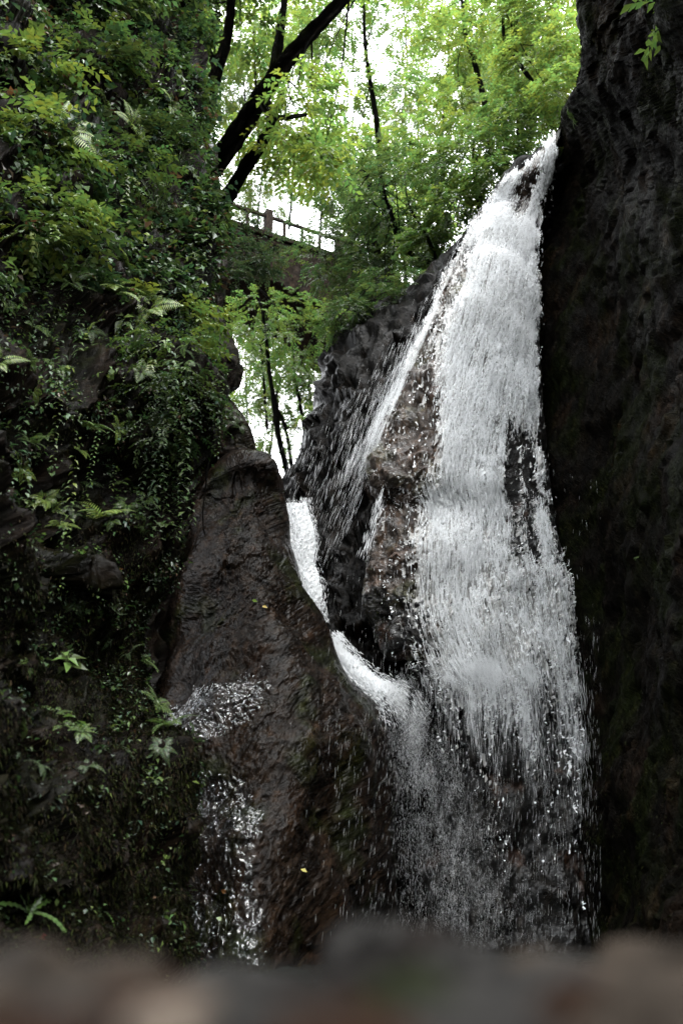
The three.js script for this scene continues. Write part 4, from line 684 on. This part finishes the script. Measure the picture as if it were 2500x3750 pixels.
// strap leaved fern at the foot of the cliff
{
  const strap = (() => { const L = new Leaves(), n = 7; for (let i = 0; i < n; i++) { const a = i / n, b = (i + 1) / n, P = (t) => V(0, 0.16 * t - 0.17 * t * t, 0.3 * t); L.leaf(P(a), P(b + 0.03).sub(P(a)), V(0, 1, 0), 0.075, 0.042 * (i === n - 1 ? 0.6 : 1), vary([0.07, 0.15, 0.03], 0.1), 0.02, 0.5); } return L.geometry(); })();
  [[110, 3340, 1.0, 8, 'strap leaved fern with long shining blades at the cliff foot'], [370, 3330, 0.75, 4, 'small strap leaved fern with two arching blades beside the larger one']].forEach(([px, py, s, n, label]) => {
    const h = hitA(px, py), o = group(); o.position.copy(h.p); frame(o, h.n, 0.55); o.scale.setScalar(s);
    for (let i = 0; i < n; i++) { const b = part(o, 'blade', strap, glossLeaf); b.rotation.set(R(-0.7, 0.1), i / n * 6.28 + R(-0.3, 0.3), 0, 'YXZ'); b.scale.setScalar(R(0.7, 1.1)); }
    top(o, 'strap_fern', label, 'fern');
  });
  const h = hitA(150, 3420), L = new Leaves(); L.leaf(V(0, 0, 0), V(0.2, -0.6, 0.5), V(0, 0.4, 1), 0.09, 0.05, [0.16, 0.012, 0.012], 0.1);
  const m = new THREE.Mesh(L.geometry(), glossLeaf); m.position.copy(h.p).addScaledVector(h.n, 0.04); top(m, 'red_leaf', 'dark red leaf under the strap leaved fern', 'leaf');
}
for (let i = 0; i < 22; i++) { const py = R(2000, 3150), e = interp(A_EDGE, py)[1], px = R(40, e - 20), k = 2 + i % 2, s = R(0.3, 0.55); fern(px, py, k, s, fernLabel(k, s, px, py, e)); }
// bushy sprays overhanging the upper cliff
[[90, 330, 'bushy shrub with broad leaves under the dark cliff top tree'], [300, 230, 'bright leafy shrub overhanging the upper cliff'], [480, 330, 'shrub of pointed leaves between two upper ferns'], [210, 560, 'wide spreading shrub on the upper cliff'], [420, 620, 'dense shrub above the broad yellow green fern'], [620, 560, 'shrub at the foot of the reddish trunk'], [80, 780, 'shrub with big glossy leaves on the cliff shoulder'], [330, 880, 'shrub drooping over the middle of the cliff'], [180, 1000, 'small shrub below the glossy shrub'], [560, 1180, 'shrub on the brow of the vine bulge'], [680, 1330, 'vine mat bulging out at the cliff edge'], [640, 1500, 'trailing mat of small leaves under the bulge']].forEach(([px, py, label], i) => {
  const h = hitA(px, py); if (!h) return; const o = group(); o.position.copy(h.p); const L = new Leaves(), r = R(0.4, 0.6), out = h.n.clone().multiplyScalar(0.22).add(V(0, -0.05, 0));
  sprays(L, out, r, r * 0.75, r * 0.6, i > 9 ? 130 : 95, i > 9 ? 0.055 : R(0.085, 0.12), scl([GREENS.bright, GREENS.mid, GREENS.dark][i % 3], 0.75), { gap: -0.35 });
  part(o, 'stem', tube([V(0, 0, 0), out.clone().multiplyScalar(0.6), out.clone().multiplyScalar(1.3)], [0.014, 0.009, 0.005], 5, 0, [0.05, 0.04, 0.03]), barkMat);
  part(o, 'foliage', L.geometry(), glossLeaf); top(o, 'cliff_shrub', label, 'shrub', { group: 'shrubs on the mossy cliff' });
});
// long grass tufts
{
  const blades = (n, len, col) => { const L = new Leaves(); for (let i = 0; i < n; i++) { const a = R(0, 6.28), tilt = R(0.1, 0.8), d = V(Math.cos(a) * tilt, 1, Math.sin(a) * tilt).normalize(); let p = V(gauss() * 0.02, 0, gauss() * 0.02), l = len * R(0.6, 1.1); for (let k = 0; k < 4; k++) { const q = p.clone().addScaledVector(d, l / 4); L.leaf(p, q.clone().sub(p), V(-d.x, 0.4, -d.z), l / 4 * 1.1, 0.011 * (1 - k * 0.2), vary(col, 0.2), 0, 0.5); p = q; d.y -= 0.38; d.normalize(); } } return L.geometry(); };
  [[560, 760, 1.1, 'dark green grass tuft on the cliff corner below the tree'], [600, 830, 1, 'grass tuft with pale hanging blades beside the dark rock'], [690, 850, 0.9, 'drooping grass tuft at the corner of the dark rock'], [470, 1290, 0.8, 'grass tuft in the shade above the vine bulge'], [640, 640, 0.9, 'grass tuft under the slanting trunk']].forEach(([px, py, s, label]) => {
    const h = hitA(px, py), o = group(); o.position.copy(h.p); frame(o, h.n, 0.5); o.scale.setScalar(s); part(o, 'blades', blades(70, 0.55, GREENS.dark), glossLeaf).userData.kind = 'stuff'; top(o, 'grass_tuft', label, 'grass tuft', { group: 'grass tufts on the cliff corner' });
  });
}
// the small leaves and moss nobody could count
const coverLeaf = (() => { const L = new Leaves(); L.leaf(V(0, 0, 0), V(0, 1, 0), V(0, 0, 1), 1, 0.62, [1, 1, 1], 0.14); return L.geometry(); })();
const coverMat = glossLeaf;
class Scatter extends Copies {
  put(p, dir, nor, len, wid, col) { const y = dir.clone().normalize(), x = V().crossVectors(y, nor).normalize(), z = V().crossVectors(x, y); this.m.push(new THREE.Matrix4().makeBasis(x.multiplyScalar(wid), y.multiplyScalar(len), z.multiplyScalar(len)).setPosition(p)); this.c.push(col); }
}
{
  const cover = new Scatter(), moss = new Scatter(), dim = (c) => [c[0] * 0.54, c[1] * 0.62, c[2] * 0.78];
  // share of the rock hidden by leaves, by height in the photograph, thinner towards the foot
  const share = (px, py) => interp([[0, 1], [700, 0.9], [1000, 0.55], [1250, 0.4], [1600, 0.26], [2000, 0.17], [2500, 0.1], [3000, 0.05], [3500, 0.04]], py)[1] + 0.55 * Math.exp(-(((px - 660) / 130) ** 2 + ((py - 1420) / 200) ** 2));
  for (let k = 0; k < 42000; k++) {
    const u = R(0.1, 0.93), v = R(0.02, 0.97), s = cliffA.at(u, v), [px, py] = project(s.p); if (px < -250) continue;
    const patchy = sstep(fbm(s.p.x * 1.3, s.p.y * 1.3, s.p.z * 1.3 + 20, 3), -0.35, 0.3);
    if (rnd() > share(px, py) * patchy) continue;
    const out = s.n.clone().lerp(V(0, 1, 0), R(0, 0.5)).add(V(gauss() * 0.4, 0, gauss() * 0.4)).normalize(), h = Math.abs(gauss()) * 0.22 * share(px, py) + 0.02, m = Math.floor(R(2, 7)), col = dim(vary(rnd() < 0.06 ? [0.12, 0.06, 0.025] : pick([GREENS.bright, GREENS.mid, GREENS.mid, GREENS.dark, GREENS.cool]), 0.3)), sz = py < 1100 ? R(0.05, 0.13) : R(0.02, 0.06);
    for (let i = 0; i < m; i++) { const q = s.p.clone().addScaledVector(out, h).add(V(gauss() * 0.07, gauss() * 0.07, gauss() * 0.07)); const d = V(gauss(), R(-1, 0.25), gauss()).addScaledVector(s.n, 0.7); cover.put(q, d, V(gauss() * 0.5, 1, gauss() * 0.5).addScaledVector(s.n, 0.5).normalize(), sz * R(0.7, 1.3), sz * R(0.7, 1.3), vary(col, 0.15)); }
  }
  for (let k = 0; k < 130; k++) {                            // creepers hanging in strands
    const py0 = Math.pow(rnd(), 0.9) * 1750, e = interp(A_EDGE, py0)[1], px0 = k % 3 ? R(0, e - 20) : lerp(e - 200, e - 10, rnd()), h = hitA(px0, py0); if (!h) continue;
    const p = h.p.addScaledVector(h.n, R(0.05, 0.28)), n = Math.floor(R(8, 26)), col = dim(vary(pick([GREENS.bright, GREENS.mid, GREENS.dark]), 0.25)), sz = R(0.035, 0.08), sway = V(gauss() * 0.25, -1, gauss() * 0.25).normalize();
    for (let i = 0; i < n; i++) { p.addScaledVector(sway, sz * R(0.5, 0.8)); sway.add(V(gauss() * 0.06, -0.06, gauss() * 0.06)).normalize(); cover.put(p.clone(), V((i % 2 ? 1 : -1) * R(0.5, 1), R(-0.9, 0), R(-0.2, 0.8)), V(gauss() * 0.3, 0.9, 0.4), sz * R(0.8, 1.3), sz * R(0.8, 1.2), vary(col, 0.15)); }
  }
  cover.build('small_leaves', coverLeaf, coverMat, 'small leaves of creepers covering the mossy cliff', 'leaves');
  const mossOn = (patch, n, u0, u1, v0, v1, f, len, cols) => { for (let k = 0; k < n; k++) { const s = patch.at(R(u0, u1), R(v0, v1)); if (f(s.p) < rnd()) continue; const d = s.n.clone().multiplyScalar(R(0.3, 1)).add(V(gauss() * 0.5, R(-1, 0.1), gauss() * 0.5)); moss.put(s.p, d, V(0, 1, 0).addScaledVector(s.n, 0.6).normalize(), len * R(0.5, 1.5), len * R(0.14, 0.4), vary(pick(cols), 0.35)); } };
  const MG = [[0.02, 0.026, 0.005], [0.012, 0.015, 0.004], [0.02, 0.0145, 0.007], [0.012, 0.0095, 0.0055], [0.007, 0.006, 0.004]];
  mossOn(cliffA, 90000, 0.1, 0.97, 0.5, 0.99, (p) => sstep(fbm(p.x * 0.9, p.y * 0.9, p.z * 0.9 + 31, 3), -0.45, 0.1), 0.05, MG);
  mossOn(cliffA, 110000, 0.1, 0.97, 0.02, 0.99, (p) => sstep(fbm(p.x * 1.2, p.y * 1.2, p.z * 1.2, 3), -0.5, 0.2), 0.04, MG);
  mossOn(cliffB, 6000, 0.1, 0.85, 0.1, 0.6, (p) => sstep(fbm(p.x * 1.2, p.y * 1.2, p.z * 1.2, 3), -0.1, 0.4), 0.05, MG);
  mossOn(cliffF, 60000, 0.12, 0.7, 0.25, 0.98, (p) => 0.6 * sstep(fbm(p.x * 1.1, p.y * 1.1, p.z * 1.1 + 5, 3), -0.1, 0.5), 0.035, MG);
  mossOn(rib, 5000, 0.12, 0.35, 0.5, 0.72, (p) => sstep(fbm(p.x * 1.3, p.y * 1.3, p.z, 3), -0.1, 0.3), 0.03, MG);
  moss.build('moss', coverLeaf, new THREE.MeshPhysicalMaterial({ vertexColors: true, roughness: 0.8, specularIntensity: 0.2, side: THREE.DoubleSide, name: 'moss' }), 'short dark moss and dead tufts clinging to the gorge rock', 'moss');
}
// vines hanging at the edge
[[[800, 1180], [795, 1300], [798, 1420], [790, 1560], [785, 1620], [760, 1700], [748, 1800], [742, 1900], [770, 2050]], [[775, 1220], [830, 1290], [872, 1350]], [[770, 1000], [782, 1100], [780, 1250], [790, 1360]], [[700, 1590], [760, 1580], [850, 1600]]].forEach((pts, i) => {
  const m = new THREE.Mesh(tube(pts.map(([x, y], k) => W(x + R(-4, 4), y, 11.6 + 0.15 * Math.sin(k + i))), [0.014, 0.011, 0.008], 5, 0, [0.12, 0.1, 0.08]), barkMat);
  top(m, 'hanging_vine', ['long pale vine dangling in front of the dark recess', 'short vine slanting down to the overhang tip', 'vine hanging from the corner of grass tufts', 'thin twig reaching across the dark recess'][i], 'vine');
});
// leaves fallen on the slab
[[960, 2222, 'yellow leaf lying on the slab ledge'], [925, 2200, 'small green leaf beside the yellow one on the slab'], [815, 3255, 'orange leaf stuck to the glistening lower slab'], [795, 3365, 'pale green leaf on the wet slab near the pool'], [1098, 3187, 'tiny yellow leaf on the dark foot of the slab']].forEach(([px, py, label], i) => {
  const h = slab.pick(px, py); if (!h) return; const L = new Leaves(); L.leaf(V(0, 0, 0), V(0.8, -0.3, 0.2), h.n, 0.07, 0.045, [[0.4, 0.28, 0.04], [0.12, 0.2, 0.03], [0.35, 0.14, 0.04], [0.25, 0.32, 0.12], [0.4, 0.35, 0.05]][i], 0.1);
  const m = new THREE.Mesh(L.geometry(), glossLeaf); m.position.copy(h.p).addScaledVector(h.n, 0.02); top(m, 'fallen_leaf', label, 'leaf');
});
renderer.render(scene, camera);
